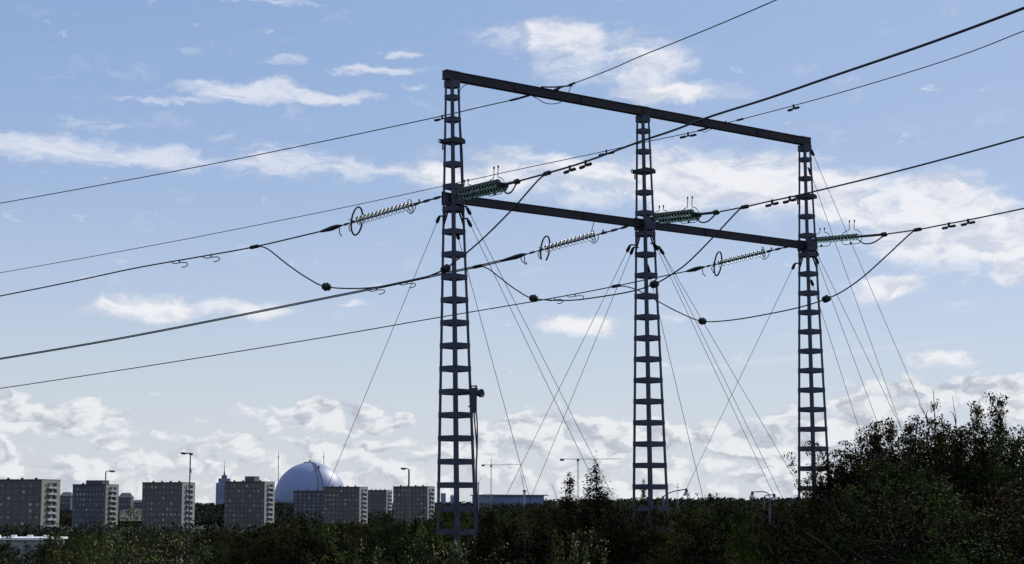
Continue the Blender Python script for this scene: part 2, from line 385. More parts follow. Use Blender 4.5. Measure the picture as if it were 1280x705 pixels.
def string(A, D0, D1, E, u, label, dark, twin, big_ring):
    """A tower end, D0-D1 run of discs, E conductor end: all photo points in the vertical plane of the line"""
    tower = A[2]
    pA, p0, p1, pE = [hit_plane(q[0], q[1], tower, u) for q in (A, D0, D1, E)]
    # hit_plane stands in 3-D; the string is the straight line from pA to pE
    m = frame_mat(pA, pE); Lt = (pE - pA).length; ax = (pE - pA).normalized()
    s0 = (p0 - pA).dot(ax); s1 = (p1 - pA).dot(ax)
    root = empty('insulator_string', None, label, 'insulator', 'insulator strings of the portal pylon', mat=m)
    n = max(8, int(round((s1 - s0) / (.24 if dark else .19))))
    offs = (-.12, .12) if twin else (0,)
    def loc(name, mb, mat, par=root, sm=False): return mb.build(name, mat, par, sm, world=False)
    for o_ in offs:
        for i in range(n):
            x = s0 + (i + .5) * (s1 - s0) / n
            if not used_src[dark]: d = disc_src[dark]; used_src[dark] = True
            else: d = disc_src[dark].copy(); col.objects.link(d)
            d.parent = root; d.matrix_basis = Matrix.Translation((x, o_, -.07 * (1 if o_ > 0 else -1) if twin else 0))
    # links
    mb = MB()
    k = max(3, int(s0 / .22))
    for i in range(k):
        x = .0 + (i + .5) * (s0 - .05) / k
        sx = (s0 - .05) / k
        if i % 2: mb.box((x, 0, 0), sx * 1.05, .035, .095)
        else: mb.box((x, 0, 0), sx * 1.05, .085, .035)
    mb.box((s0 * .78, 0, .09), .05, .04, .10)
    if twin:
        mb.box((s0 - .08, 0, 0), .10, .40, .14)
    loc('link_chain', mb, M['iron'])
    mb = MB()
    c0 = s1 + .10
    if twin: mb.box((c0 - .02, 0, 0), .06, .42, .16)
    if big_ring:
        k = 4
        for i in range(k): mb.box((c0 + (i + .5) * (Lt - c0) * .45 / k, 0, 0), (Lt - c0) * .45 / k * 1.02, .06 if i % 2 else .03, .03 if i % 2 else .08)
        xs = c0 + (Lt - c0) * .42
        mb.tube([(xs, 0, 0), (xs + .25, 0, .01), (xs + .5, 0, 0), (Lt + .1, 0, 0)], [.035, .085, .10, .05], 8)
        mb.tube([(xs + .12, 0, -.07), (xs + .12, .02, -.28), (xs + .0, .05, -.42)], .022, 6)
        if big_ring == 2: mb.tube([(xs + .3, 0, -.07), (xs + .28, -.04, -.24), (xs + .12, -.06, -.40)], .022, 6)
    else:
        mb.tube([(c0, 0, 0), ((c0 + Lt) / 2, 0, 0), (Lt + .05, 0, 0)], [.05, .05, .05], 8)
        mb.tube([(Lt - .22, 0, 0), (Lt - .1, 0, 0), (Lt + .12, 0, 0), (Lt + .2, 0, 0)], [.04, .095, .095, .04], 8)
        # curved tail under the clamp
        mb.tube(catmull([(Lt, 0, -.05), (Lt - (Lt - c0) * .45, .05, -.28), (Lt - (Lt - c0) * .8, .05, -.30), (c0 - .05, .03, -.14)], 6), .028, 6)
    loc('dead_end_clamp', mb, M['iron'])
    # arcing fittings
    if big_ring:
        mb = MB(); rr = .50; xr = s1 + .02
        N_ = 28; pts = []
        for i in range(N_ + 1):
            a = -.32 * math.pi + (1.64 if big_ring == 2 else 2.0) * math.pi * i / N_
            yy = rr * math.cos(a); zz = rr * math.sin(a)
            pts.append((xr - .16 * math.sin(a), yy * .62, zz))
        mb.tube(pts, .034, 6)
        for s in (-1, 1): mb.tube([(c0, 0, 0), (xr + .02, s * .24, 0), (xr, s * .45, 0)], .02, 5)
        mb.tube(catmull([(xr + .1, .1, -.02), (xr + .22, .22, -.18), (xr + .12, .30, -.42)], 5), .018, 5)
        loc('arcing_ring', mb, M['iron'])
        mb = MB(); x0 = s0 + .12; r2 = .23
        pts = [(x0 - .10 + .12 * math.sin(a * .5), r2 * .9 * math.cos(a), r2 * math.sin(a) * 1.1) for a in np.linspace(.2, 2 * math.pi - .3, 18)]
        mb.tube(pts, .017, 5)
        mb.tube(catmull([(x0 - .28, 0, 0), (x0 - .25, .05, -.2), (x0 - .05, .05, -.32), (x0 + .1, .06, -.2)], 5), .016, 5)
        if big_ring == 2: mb.tube([(x0 + .1, -.1, .2), (x0 - .02, -.1, .44), (x0 - .10, -.1, .6)], .016, 5)
        loc('arcing_horn', mb, M['iron'])
    else:
        for (xa, H, W) in ((s0 + (s1 - s0) * .10, .40, .34 + .1 * (s1 - s0) / 3), (s1 - (s1 - s0) * .16, .60, .36 + .1 * (s1 - s0) / 3)):
            mb = MB()
            W *= 1.6
            for s in (-1, 1):
                mb.tube(catmull([(xa, 0, -.27), (xa + s * W * .7, .02, -.27), (xa + s * W, .02, -.08), (xa + s * W * .93, .02, .12), (xa + s * W * .55, .02, .27), (xa + s * W * .28, .02, .30), (xa + s * W * .22, .02, .40), (xa + s * W * .24, .02, H + .05)], 5), .015, 5)
                mb.tube([(xa + s * W * .24, .02, H + .02), (xa + s * W * .24, .02, H + .10)], .032, 6)
            mb.box((xa, 0, -.25), .08, .05, .10)
            loc('arcing_horn', mb, M['iron'])
    return pA, pE

tl, tm, tr = [Vector((p.x, p.y, 0)) for p in (lowL, lowM, lowR)]
string((556, 244.5, tl), (516, 260.5), (447, 279.5), (404, 288.5), UL, 'glinting glass insulator string on the far side of the left leg with a D-shaped ring', False, False, 1)
string((790, 281.5, tm), (744, 293.5), (682, 311), (629, 325.5), UL, 'glinting glass insulator string beyond the middle leg with an open two-part ring', False, False, 2)
string((992, 306.5, tr), (957, 314.5), (898, 330), (861, 338.5), UL, 'glinting glass insulator string on the far side of the right leg with a slim ring', False, False, 1)
string((572, 244, tl), (577, 240), (627, 234), (646, 227), UR, 'dark green double insulator string in front of the left leg', True, True, 0)
string((815, 274, tm), (821, 273), (869, 268), (895, 265.5), UR, 'green double insulator string in front of the middle leg', True, True, 0)
string((1017, 300.5, tr), (1022, 300), (1072, 296.5), (1105, 293), UR, 'green single insulator string to the right of the right leg', True, False, 0)

# ------------------------------------------------------------------ conductors and earth wires
def damper_db(root, p, t):
    """dumb-bell vibration damper hung under a wire at p with the wire's direction t"""
    mb = MB(); dn = Vector((0, 0, -.10))
    mb.bar(p + Vector((0, 0, .04)), p - Vector((0, 0, .14)), .09, .07)
    a = p + dn - t * .24 - Vector((0, 0, .035)); b = p + dn + t * .24 - Vector((0, 0, .02))
    mb.tube([a, p + dn, b], .022, 5)
    for e, s in ((a, -1), (b, 1)): mb.tube([e - t * .15, e - t * .13, e + t * .12, e + t * .14], [.03, .052, .052, .03], 7)
    mb.build('vibration_damper', M['iron'], root)
def damper_hook(root, p, t):
    mb = MB(); z = Vector((0, 0, 1)); y = t.cross(z).normalized()
    mb.tube([p + z * .02, p - z * .10], .028, 6)
    for s in (-1, 1):
        pts = [p - z * .10, p - z * .12 + t * s * .25, p - z * .16 + t * s * .42, p - z * .24 + t * s * .46, p - z * .30 + t * s * .34, p - z * .30 + t * s * .14]
        if s > 0: pts = [p - z * .10, p - z * .11 + t * .2, p - z * .06 + t * .40, p - z * .01 + t * .44]
        mb.tube(catmull(pts, 4), .02, 5)
    mb.build('vibration_damper', M['iron'], root)
def wire(pts, anchor, u, r, name, label, cat, group, dampers=(), kind='db', clamps=(), n=8, twin=0, mat='wire'):
    w = [hit_plane(x, y, anchor, u) for x, y in pts]
    path = catmull(w, n)
    root = empty(name, w[0], label, cat, group)
    side = Vector((-u.y, u.x, 0))
    if twin:
        for s in (-1, 1):
            mb = MB(); mb.tube([p + side * (s * twin) + Vector((0, 0, s * twin * .35)) for p in path], r, 6); mb.build('strand', M[mat], root, True)
    else:
        mb = MB(); mb.tube(path, r, 6); mb.build('strand', M[mat], root, True)
    def near(px):
        best = min(range(len(path) - 1), key=lambda i: abs(proj(path[i])[0] - px)); return path[best], (path[best + 1] - path[best]).normalized()
    for px in dampers:
        p, t = near(px); (damper_db if kind == 'db' else damper_hook)(root, p, t)
    for px in clamps:
        p, t = near(px); mb = MB(); mb.tube([p - t * .26, p - t * .18, p + t * .18, p + t * .26], [.03, .075 if r > .022 else .045, .075 if r > .022 else .045, .03], 8); mb.build('clamp', M['iron'], root)
    return path
def proj(p):
    d = p - CAM; f = d.dot(FW); return 640 + F * d.dot(RT) / f, 352.5 - F * d.dot(UP) / f

G = 'power lines strung on the portal pylon'
wire([(404, 288.5), (318, 308.5), (255, 320), (170, 335), (90, 352), (0, 370), (-160, 401), (-400, 443)], tl, UL, .028, 'power_line', 'thin power line running left from the left leg\'s insulator string', 'power line', G, (262, 229), 'hook', (319,))
wire([(629, 325.5), (597, 333), (552, 342.5), (480, 358), (400, 374), (300, 394), (150, 423), (0, 448.5), (-160, 474), (-400, 508)], tm, UL, .026, 'power_line', 'twin power line running left from the middle leg\'s insulator string', 'power line', G, (505, 471), 'hook', (598,), twin=.05)
wire([(861, 338.5), (820, 347), (770, 357.5), (719, 367.5), (660, 378), (550, 396.5), (400, 422.5), (200, 455), (0, 485.5), (-160, 508), (-400, 536)], tr, UL, .026, 'power_line', 'lowest power line, running left from the right leg\'s insulator string', 'power line', G, (716, 690), 'hook', (771,))
wire([(646, 227), (684, 216.5), (732, 202), (800, 177), (840, 163.5), (890, 145), (960, 123), (1040, 95.5), (1160, 54.5), (1280, 10), (1400, -38)], tl, UR, .030, 'power_line', 'thick power line rising right from the left leg across the top crossbeam', 'power line', G, (712, 734), 'db', (684,), twin=.0)
wire([(895, 265.5), (931, 258.5), (965, 251), (1000, 243.5), (1100, 219.5), (1190, 196), (1280, 171), (1400, 137)], tm, UR, .027, 'power_line', 'power line rising right from the middle leg, passing in front of the right leg', 'power line', G, (965, 989), 'db', (931,))
wire([(1105, 293), (1147, 287), (1186, 279.5), (1210, 275), (1280, 260.5), (1400, 234)], tr, UR, .027, 'power_line', 'short stretch of power line rising right from the right leg', 'power line', G, (1186, 1211), 'db', (1147,))
ZE = ZTOP - .1
eL = hit_z(664, 118.5, ZE); eR = hit_z(694, 112, ZTOP + .06)
e2L = hit_z(884, 160.5, ZTOP - .3); e2R = hit_z(908, 153, ZTOP + .03)
GE = 'earth wires over the portal pylon'
pe1 = wire([(664, 118.5), (640, 125), (600, 134), (541, 147.5), (400, 177.5), (250, 208), (100, 236), (0, 254), (-160, 281), (-400, 318)], eL, UL, .020, 'earth_wire', 'topmost earth wire running left from the top crossbeam behind the left leg', 'earth wire', GE, (547,), 'db', (644, 656))
wire([(694, 112), (715, 105), (760, 88), (800, 70.5), (840, 54.5), (900, 30), (970, 0), (1060, -40)], eR, UR, .018, 'earth_wire', 'earth wire rising right from the top crossbeam to the top edge of the picture', 'earth wire', GE, (), 'db', (697, 715))
wire([(884, 160.5), (860, 166.5), (800, 179), (740, 192.5), (640, 213.5), (545, 234.5), (400, 265.5), (200, 305), (0, 341), (-160, 368), (-400, 404)], e2L, UL, .017, 'earth_wire', 'lower earth wire running left from the top crossbeam, just under the thick power line', 'earth wire', GE, (860, 757), 'db', (878,))
wire([(906, 154), (925, 149.5), (992, 132), (1060, 113), (1140, 89), (1210, 66), (1280, 38.5), (1400, -10)], e2R, UR, .017, 'earth_wire', 'earth wire rising right from the top crossbeam below the thick power line', 'earth wire', GE, (992,), 'db', (925,))
# earth wire fittings on the top crossbeam
def small_thing(name, label, cat, loc, items, group=None):
    r = empty(name, loc, label, cat, group)
    for nm, mb, mt in items: mb.build(nm, M[mt], r)
    return r
mb1 = MB(); pB = hit_z(678, 118, ZTOP + .0)
for x_, y_ in ((677, 109), (697, 111)): mb1.tube([hit_z(x_, y_ + 4, ZTOP + .0), hit_z(x_, y_, ZTOP + .07)], .05, 7)
mb1.tube(catmull([eR + Vector((-.5, -.1, .08)), eR + Vector((0, 0, .10)), hit_plane(715, 107, eR, UR)], 5), .03, 6)
mb2 = MB(); q = pe1[0]
Yq = eL.y - .3
mb2.tube(catmull([P(664, 119, Yq), P(670, 122.5, Yq), P(682, 129, Yq), P(693, 129.8, Yq), P(702, 127, Yq - .2), P(709, 119, Yq - .5), P(714, 107, Yq - 1)], 6), .016, 5)
small_thing('wire_bridge', 'looping earth wire bridge under the top crossbeam left of the middle leg', 'wire bridge', eR, [('clamp', mb1, 'iron'), ('loop', mb2, 'wire')])
mb1 = MB(); mb1.tube([e2L, e2L + (e2R - e2L) * .5, e2R + Vector((0, 0, .05))], .028, 6)
mb2 = MB(); mb2.tube(catmull([e2L + UL * .3, e2L + UL * .15 + Vector((0, 0, -.14)), e2L + Vector((.05, 0, -.08)), e2R], 5), .014, 5)
small_thing('wire_bridge', 'short straight earth wire bridge on the top crossbeam right of the middle leg', 'wire bridge', e2L, [('clamp', mb1, 'iron'), ('loop', mb2, 'wire')])

# jumpers: from the clamp on the near conductor, under the beam, to the clamp on the far conductor
def jumper(pts, a_near, a_far, weights, label):
    p0 = hit_plane(pts[0][0], pts[0][1], a_near, UR); p1 = hit_plane(pts[-1][0], pts[-1][1], a_far, UL)
    cum = [0]
    for i in range(1, len(pts)): cum.append(cum[-1] + math.hypot(pts[i][0] - pts[i - 1][0], pts[i][1] - pts[i - 1][1]))
    w = []
    for (x, y), c in zip(pts, cum):
        t = c / cum[-1]; w.append(P(x, y, p0.y + (p1.y - p0.y) * t))
    w[0] = p0; w[-1] = p1
    path = catmull(w, 8); root = empty('jumper_cable', p0, label, 'jumper cable', 'jumper cables hanging under the lower crossbeam')
    mb = MB(); mb.tube(path, .027, 6); mb.build('strand', M['wire'], root, True)
    for (x, y) in weights:
        i = min(range(len(path) - 1), key=lambda i: math.hypot(proj(path[i])[0] - x, proj(path[i])[1] - y)); p = path[i]; t = (path[i + 1] - path[i]).normalized()
        mb = MB()
        mb.tube([p - t * .17, p - t * .13, p - t * .03, p - t * .025, p + t * .025, p + t * .03, p + t * .13, p + t * .17], [.07, .135, .14, .115, .115, .14, .135, .07], 10)
        mb.box(p, .08, .24, .24, t, t.orthogonal().normalized(), t.cross(t.orthogonal().normalized()))
        mb.build('weight', M['iron'], root)
jumper([(684, 216.5), (672, 226), (640, 262), (606, 296), (582, 317), (568, 327), (557, 336), (530, 347), (490, 356), (450, 360.5), (408, 358.5), (385, 348), (360, 331), (338, 313.5), (328, 308.5), (319, 308.5)], tl, tl, [(557, 336), (408, 358.5)], 'jumper cable with two weights, looping around the left leg')
jumper([(931, 258.5), (922, 264), (890, 298), (860, 328), (838, 344), (818, 355), (790, 364), (750, 371), (710, 375.5), (667, 373), (645, 362), (625, 347), (612, 337), (604, 333.5), (598, 333)], tm, tm, [(818, 355.5), (667, 373.5)], 'jumper cable with two weights, looping around the middle leg')
jumper([(1147, 287), (1138, 292), (1110, 318), (1080, 345), (1055, 363), (1033, 373.5), (1000, 384), (960, 392.5), (915, 400), (878, 401.5), (850, 391), (825, 378), (800, 364), (784, 358.5), (771, 357.5)], tr, tr, [(1033, 373.5), (878, 401.5)], 'jumper cable with two weights, looping around the right leg')

# guy wires with their turnbuckles
def guy(p0, p1, leg, y1, label, r=.011, lug=True):
    T, B = LEGS[leg]; a = P(p0[0], p0[1], T.y - (.2 if lug else 0)); b = P(p1[0], p1[1], y1)
    d = (b - a).normalized(); e = a + d * ((a.z + .3) / -d.z) if d.z < 0 else b
    root = empty('guy_wire', (e.x, e.y, 0), label, 'guy wire', 'guy wires staying the portal pylon')
    mb = MB(); mb.tube([a + d * .3, e], r, 5); mb.build('strand', M['guy'], root)
    mb = MB(); mb.tube([a, a + d * .10, a + d * .34, a + d * .42], [.03, .06, .07, .02], 7); mb.bar(a, P(p0[0], p0[1], T.y) + (axis_at(T, B, a.z) - a) * .4, .05); mb.build('turnbuckle', M['iron'], root)
guy((549.5, 270), (413, 600), 0, 78, 'lone guy wire running down left from the left leg past the dome')
guy((583, 258), (757, 602), 0, 73, 'upper of the two guy wires running steeply right from the left leg', .011)
guy((584, 273), (745, 607), 0, 72, 'lower of the two guy wires running steeply right from the left leg', .011)
guy((571, 290), (660, 615), 0, 76, 'thin guy wire from inside the left leg down to the blue hall')
guy((788, 306), (632, 621), 1, 80, 'left one of the two guy wires crossing over from the middle leg to the left')
guy((792, 309), (666, 617), 1, 80, 'right one of the two guy wires crossing over from the middle leg to the left')
guy((818, 304), (967, 618), 1, 80, 'lower left one of three guy wires running right from the middle leg')
guy((824, 308), (977, 620), 1, 80.5, 'middle one of three guy wires running right from the middle leg')
guy((825, 310), (997, 605), 1, 81, 'guy wire from the middle leg ending at the foot of the right leg')
guy((809, 330), (879, 623), 1, 72, 'steep thin guy wire just right of the middle leg')
guy((994, 329), (857, 613), 2, 88, 'lone guy wire running down left from the right leg')
guy((1013, 185), (1165, 538), 2, 82, 'rightmost guy wire, from the top crossbeam\'s right end', .011, False)
guy((1011, 210), (1125, 530), 2, 82.5, 'guy wire from below the top of the right leg, second from the right', .011, False)
guy((1019, 312), (1125, 532), 2, 83, 'guy wire right of the right leg starting at the crossbeam joint')
guy((1020, 322), (1103, 545), 2, 83.5, 'guy wire right of the right leg starting under the crossbeam joint')
guy((1014, 350), (1080, 555), 2, 84, 'steep thin guy wire nearest to the right leg')

# ------------------------------------------------------------------ ground, hills
def grid_sheet():
    rr = np.concatenate([np.linspace(0, 90, 8), np.linspace(110, 480, 24), np.linspace(520, 2800, 50), np.geomspace(3100, 30000, 12)])
    na = 180; vs = [(0, 0, 0)]; fs = []
    for r in rr[1:]:
        a = np.linspace(0, 2 * math.pi, na, endpoint=False); x = r * np.sin(a); y = r * np.cos(a); z = ground_z(x, y)
        vs += list(zip(x.tolist(), y.tolist(), z.tolist()))
    for j in range(na): fs.append((0, 1 + (j + 1) % na, 1 + j))
    for i in range(len(rr) - 2):
        for j in range(na):
            a_ = 1 + i * na + j; b_ = 1 + i * na + (j + 1) % na; fs.append((a_, b_, b_ + na, a_ + na))
    mb = MB(); mb.v = vs; mb.f = fs; mb.m = [0] * len(fs)
    o = mb.build('ground', noise_mat('rough_grassland', (.014, .019, .010), (.035, .042, .020), .02, .95, detail=8), None, True)
    tag(o, kind='structure'); return o
grid_sheet()

# ------------------------------------------------------------------ foliage
def cards(cent, size, rng, up=.3, aspect=.6, outward=None):
    n = len(cent)
    a = rng.normal(size=(n, 3)); a /= np.linalg.norm(a, axis=1, keepdims=True)
    nrm = rng.normal(size=(n, 3)) * .8; nrm[:, 2] += up * 2
    if outward is not None: nrm += outward * 2.6
    b = np.cross(nrm, a); b /= (np.linalg.norm(b, axis=1, keepdims=True) + 1e-9)
    s = (size * rng.uniform(.6, 1.3, n))[:, None]
    nn = np.cross(a, b)
    v = np.empty((n, 4, 3)); h = s * .5
    v[:, 0] = cent - a * h; v[:, 1] = cent + b * h * aspect + nn * h * .25; v[:, 2] = cent + a * h; v[:, 3] = cent - b * h * aspect + nn * h * .25
    return v.reshape(-1, 3)
def mesh_quads(name, v, mat, cn=None):
    n = len(v) // 4; me = bpy.data.meshes.new(name)
    me.vertices.add(len(v)); me.vertices.foreach_set('co', v.astype(np.float32).ravel())
    me.loops.add(4 * n); me.loops.foreach_set('vertex_index', np.arange(4 * n, dtype=np.int32))
    me.polygons.add(n); me.polygons.foreach_set('loop_start', np.arange(0, 4 * n, 4, dtype=np.int32)); me.polygons.foreach_set('loop_total', np.full(n, 4, np.int32))
    me.update(calc_edges=True); me.materials.append(mat)
    if cn is not None:
        c4 = np.repeat(cn, 4, 0); c4 = c4 / (np.linalg.norm(c4, axis=1, keepdims=True) + 1e-9)
        a_ = me.attributes.new('clump_normal', 'FLOAT_VECTOR', 'POINT'); a_.data.foreach_set('vector', c4.astype(np.float32).ravel())
    return me

def broadleaf(seed, H, W, nleaf, lsize, clear=.25, lobes=16, name='tree', airy=.5, nclump=16, cr=(.16, .34), shoots=0):
    """returns crown mesh and trunk mesh; H tall, W wide, standing at the origin"""
    rng = np.random.default_rng(seed); tb = MB()
    lean = rng.uniform(-.04, .04, 2) * H
    top = Vector((lean[0], lean[1], H * .86))
    trunk = [Vector((0, 0, -.3)), Vector((lean[0] * .2, lean[1] * .2, H * .3)), Vector((lean[0] * .5, lean[1] * .5, H * .55)), top]
    r0 = H * .016
    tb.tube(trunk, [r0 * 1.4, r0, r0 * .6, r0 * .12], 7)
    cz = H * (clear + (1 - clear) / 2); rz = H * (1 - clear) / 2; rx = W / 2
    C = []; tips = []
    for k in range(lobes):
        ph = k * 2.39996 + rng.uniform(-.4, .4); t = (k + .5) / lobes
        zz = 1 - 1.75 * t; rad = math.sqrt(max(0, 1 - zz * zz)) * rng.uniform(.72, .98)
        sc_ = rng.uniform(.78, .98)
        c = np.array([rx * rad * math.cos(ph) * .80, rx * rad * math.sin(ph) * .80, cz + rz * zz * (.82 if not shoots else .74) * sc_])
        lr = rng.uniform(.20, .32) * W * (1 if k else .8)
        s_ = min(.95, max(.25, (c[2] / H) - .22)); st = trunk[0].lerp(top, s_) if s_ < 1 else top
        st = Vector((lean[0] * s_, lean[1] * s_, H * .86 * s_)); e = Vector(c)
        mid = (st + e) / 2 + Vector((0, 0, -.04 * H)); path = [st, mid, e]
        tb.tube(path, [r0 * .5, r0 * .33, r0 * .14], 5)
        nc = nclump
        for q in range(nc):
            d = rng.normal(size=3); d /= np.linalg.norm(d); d[2] = d[2] * .75 + .15
            cc = c + d * lr * rng.uniform(.45, 1.05)
            cc[2] = min(cc[2], H)
            tips.append((cc, lr * rng.uniform(*cr)))
            if q % 2 == 0:
                b = Vector(cc); pb = mid.lerp(e, rng.uniform(.3, 1)); tb.tube([pb, pb.lerp(b, .5) + Vector((0, 0, .02 * H)), b], [r0 * .16, r0 * .10, r0 * .04], 4, caps=False)
    base_tips = list(tips)
    for k in range(shoots):
        cc, _ = base_tips[rng.integers(0, len(base_tips))]
        if cc[2] < cz: continue
        d = np.array([cc[0] / rx * .5, cc[1] / rx * .5, 1.0]) + rng.normal(size=3) * .3; d /= np.linalg.norm(d); ln = H * rng.uniform(.06, .16)
        if cc[2] + d[2] * ln > H: ln = max(.1, (H - cc[2]) / d[2])
        e = cc + d * ln; tb.tube([Vector(cc), Vector((cc + e) / 2 + rng.normal(size=3) * .03), Vector(e)], [r0 * .09, r0 * .06, r0 * .03], 4, caps=False)
        for q in range(5): tips.append((cc + d * ln * (.2 + .2 * q) + rng.normal(size=3) * .05, H * .018 * rng.uniform(.7, 1.4)))
    per = np.array([t[1] ** 2 for t in tips]); per = (per / per.sum() * nleaf).astype(int) + 2
    pts = []; out = []; cn = []
    for (cc, rad), n in zip(tips, per):
        g = rng.normal(size=(n, 3)); g /= np.linalg.norm(g, axis=1, keepdims=True)
        rr = rng.uniform(0, 1, (n, 1)) ** airy
        p = cc + g * rr * rad * np.array([1.25, 1.25, .8]); pts.append(p)
        oo = (cc - np.array([0, 0, cz])) / np.array([rx, rx, rz]); cn.append(g * rr * 1.0 + oo[None] * .8 + np.array([0, 0, .15])); out.append(np.repeat((cc - np.array([0, 0, cz]))[None] / W, n, 0))
    pts = np.concatenate(pts); out = np.concatenate(out)
    v = cards(pts, lsize, rng, .3, .62, out)
    cm = mesh_quads('crown', v, LM['darkgreen'], np.concatenate(cn))
    to = tb.build('trunk', M['bark']); tm_ = to.data; bpy.data.objects.remove(to)
    return cm, tm_

def conifer(seed, H, W, nleaf, lsize, gappy=.2, lo=.15):
    rng = np.random.default_rng(seed); tb = MB(); r0 = H * .012
    tb.tube([Vector((0, 0, -.3)), Vector((.01 * H, 0, H * .5)), Vector((0, 0, H * .98))], [r0 * 1.3, r0 * .8, r0 * .1], 6)
    pts = []; out = []; levels = int(H * 2.6)
    tot = []
    for i in range(levels):
        t = i / levels; z = H * (lo + (1 - lo) * t)
        ln = W / 2 * (1 - t) ** 1.0 * rng.uniform(.7, 1.15) + .03 * W
        for j in range(rng.integers(5, 9)):
            if rng.random() < gappy: continue
            a = rng.uniform(0, 2 * math.pi); d = np.array([math.cos(a), math.sin(a), rng.uniform(.15, .55)]); ll = ln * rng.uniform(.6, 1.1)
            e = np.array([0, 0, z]) + d * ll
            tb.tube([Vector((0, 0, z)), Vector(e)], [r0 * .25, r0 * .06], 4, caps=False); tot.append((np.array([0, 0, z]), d, ll))
    s = sum(x[2] for x in tot)
    for (o, d, ll) in tot:
        n = max(6, int(nleaf * ll / s)); k = max(2, int(ll / (.12 * W) + 1))
        u = rng.uniform(.3, 1.05, (n, 1)); u = (np.round(u * k) / k) * .8 + u * .2
        p = o + d * ll * u + rng.normal(size=(n, 3)) * (.035 * W + .05 * ll)
        pts.append(p); out.append(np.repeat(d[None], n, 0))
    pts.append(np.array([0, 0, H * .98]) + rng.normal(size=(60, 3)) * np.array([.02 * W, .02 * W, .03 * H])); out.append(np.zeros((60, 3)))
    v = cards(np.concatenate(pts), lsize, rng, .2, .35, np.concatenate(out))
    q_ = np.concatenate(out); cm = mesh_quads('crown', v, LM['needle'], q_ + np.array([0, 0, .3]) + rng.normal(size=q_.shape) * .25); to = tb.build('trunk', M['bark']); tm_ = to.data; bpy.data.objects.remove(to)
    return cm, tm_

def plant(meshes, px, ytop, Y, H0, label, cat='tree', group=None, mat=None, name='tree', rot=None, wscale=1.0, clump=None):
    """stand a tree of mesh height H0 so that its tip reaches (px, ytop) at distance Y"""
    p = P(px, ytop, Y); gz = float(ground_z(p.x, p.y)); s = (p.z - gz) / H0
    root = empty(name, (p.x, p.y, gz), label, cat, group)
    root.rotation_euler = (0, 0, random.uniform(0, 6.28) if rot is None else rot); root.scale = (s * wscale, s * wscale, s)
    c = bpy.data.objects.new('crown', meshes[0]); col.objects.link(c); c.parent = root
    t = bpy.data.objects.new('trunk', meshes[1]); col.objects.link(t); t.parent = root
    if mat is not None:
        c.material_slots[0].link = 'OBJECT'; c.material_slots[0].material = mat
    return root
random.seed(5)
fine = [broadleaf(11 + i, 8, (4.8, 4.2, 5.0)[i], 62000, .078, .12, 26, nclump=26, cr=(.13, .27), airy=.6, shoots=150) for i in range(3)]
med = [broadleaf(20 + i, 8, [4.8, 5.6, 4.4, 5.2][i], 22000, .125, .12, 18, nclump=20, cr=(.14, .30), airy=.6, shoots=40) for i in range(4)]
bush = [broadleaf(31 + i, 5.6, (4.6, 4.0)[i], 30000, .062, .08, 22, airy=.5, nclump=24, cr=(.12, .26), shoots=90) for i in range(2)]
pine = [conifer(41, 8, 3.0, 16000, .12, .15), conifer(42, 8, 2.6, 10000, .12, .4)]

# the big thicket on the right
BT = 'tall trees of the thicket on the right'
plant(fine[0], 1229, 499, 43, 8, 'tallest tree of the right thicket, its leafy tip standing above all others', 'tree', BT, LM['birch'], wscale=.75)
plant(fine[1], 1136, 528, 42, 8, 'brown-green tree left of the tallest one in the right thicket', 'tree', BT, LM['birch'], wscale=.95)
plant(fine[2], 1098, 535, 44, 8, 'rounded tree in the left half of the right thicket', 'tree', BT, LM['olive'], wscale=.85)
plant(fine[0], 1064, 553, 42, 8, 'low airy tree at the left shoulder of the right thicket', 'tree', BT, LM['birch'], wscale=.75)
plant(fine[1], 1046, 580, 41, 8, 'lowest tree of the right thicket, in front of the right leg', 'tree', BT, LM['birch'], wscale=.5)
plant(fine[1], 1188, 540, 40, 8, 'dark tree in the dip between the two highest crowns', 'tree', BT, LM['olive'], wscale=.95)
plant(fine[2], 1300, 556, 46, 8, 'yellow-green tree at the right edge of the picture', 'tree', BT, LM['olive'], wscale=.7)
plant(fine[1], 1250, 545, 38, 8, 'dark tree in front of the tallest one at the right', 'tree', BT, LM['darkgreen'], wscale=.75)
plant(fine[2], 1120, 575, 38, 8, 'dark low tree in front of the rounded one in the right thicket', 'tree', BT, LM['darkgreen'], wscale=.9)
plant(bush[0], 1030, 618, 36, 5.6, 'dark bush with small glints at the foot of the right leg', 'bush', None, LM['olive'], 'bush', wscale=.6)
plant(bush[1], 1110, 610, 33, 5.6, 'dark bush in front of the right thicket, left part', 'bush', None, LM['brown'], 'bush', wscale=1.1)
plant(bush[0], 1190, 600, 32, 5.6, 'dark bush in front of the right thicket, middle part', 'bush', None, LM['darkgreen'], 'bush', wscale=1.1)
plant(bush[1], 1270, 605, 33, 5.6, 'dark bush in front of the right thicket, at the picture edge', 'bush', None, LM['brown'], 'bush', wscale=1.1)
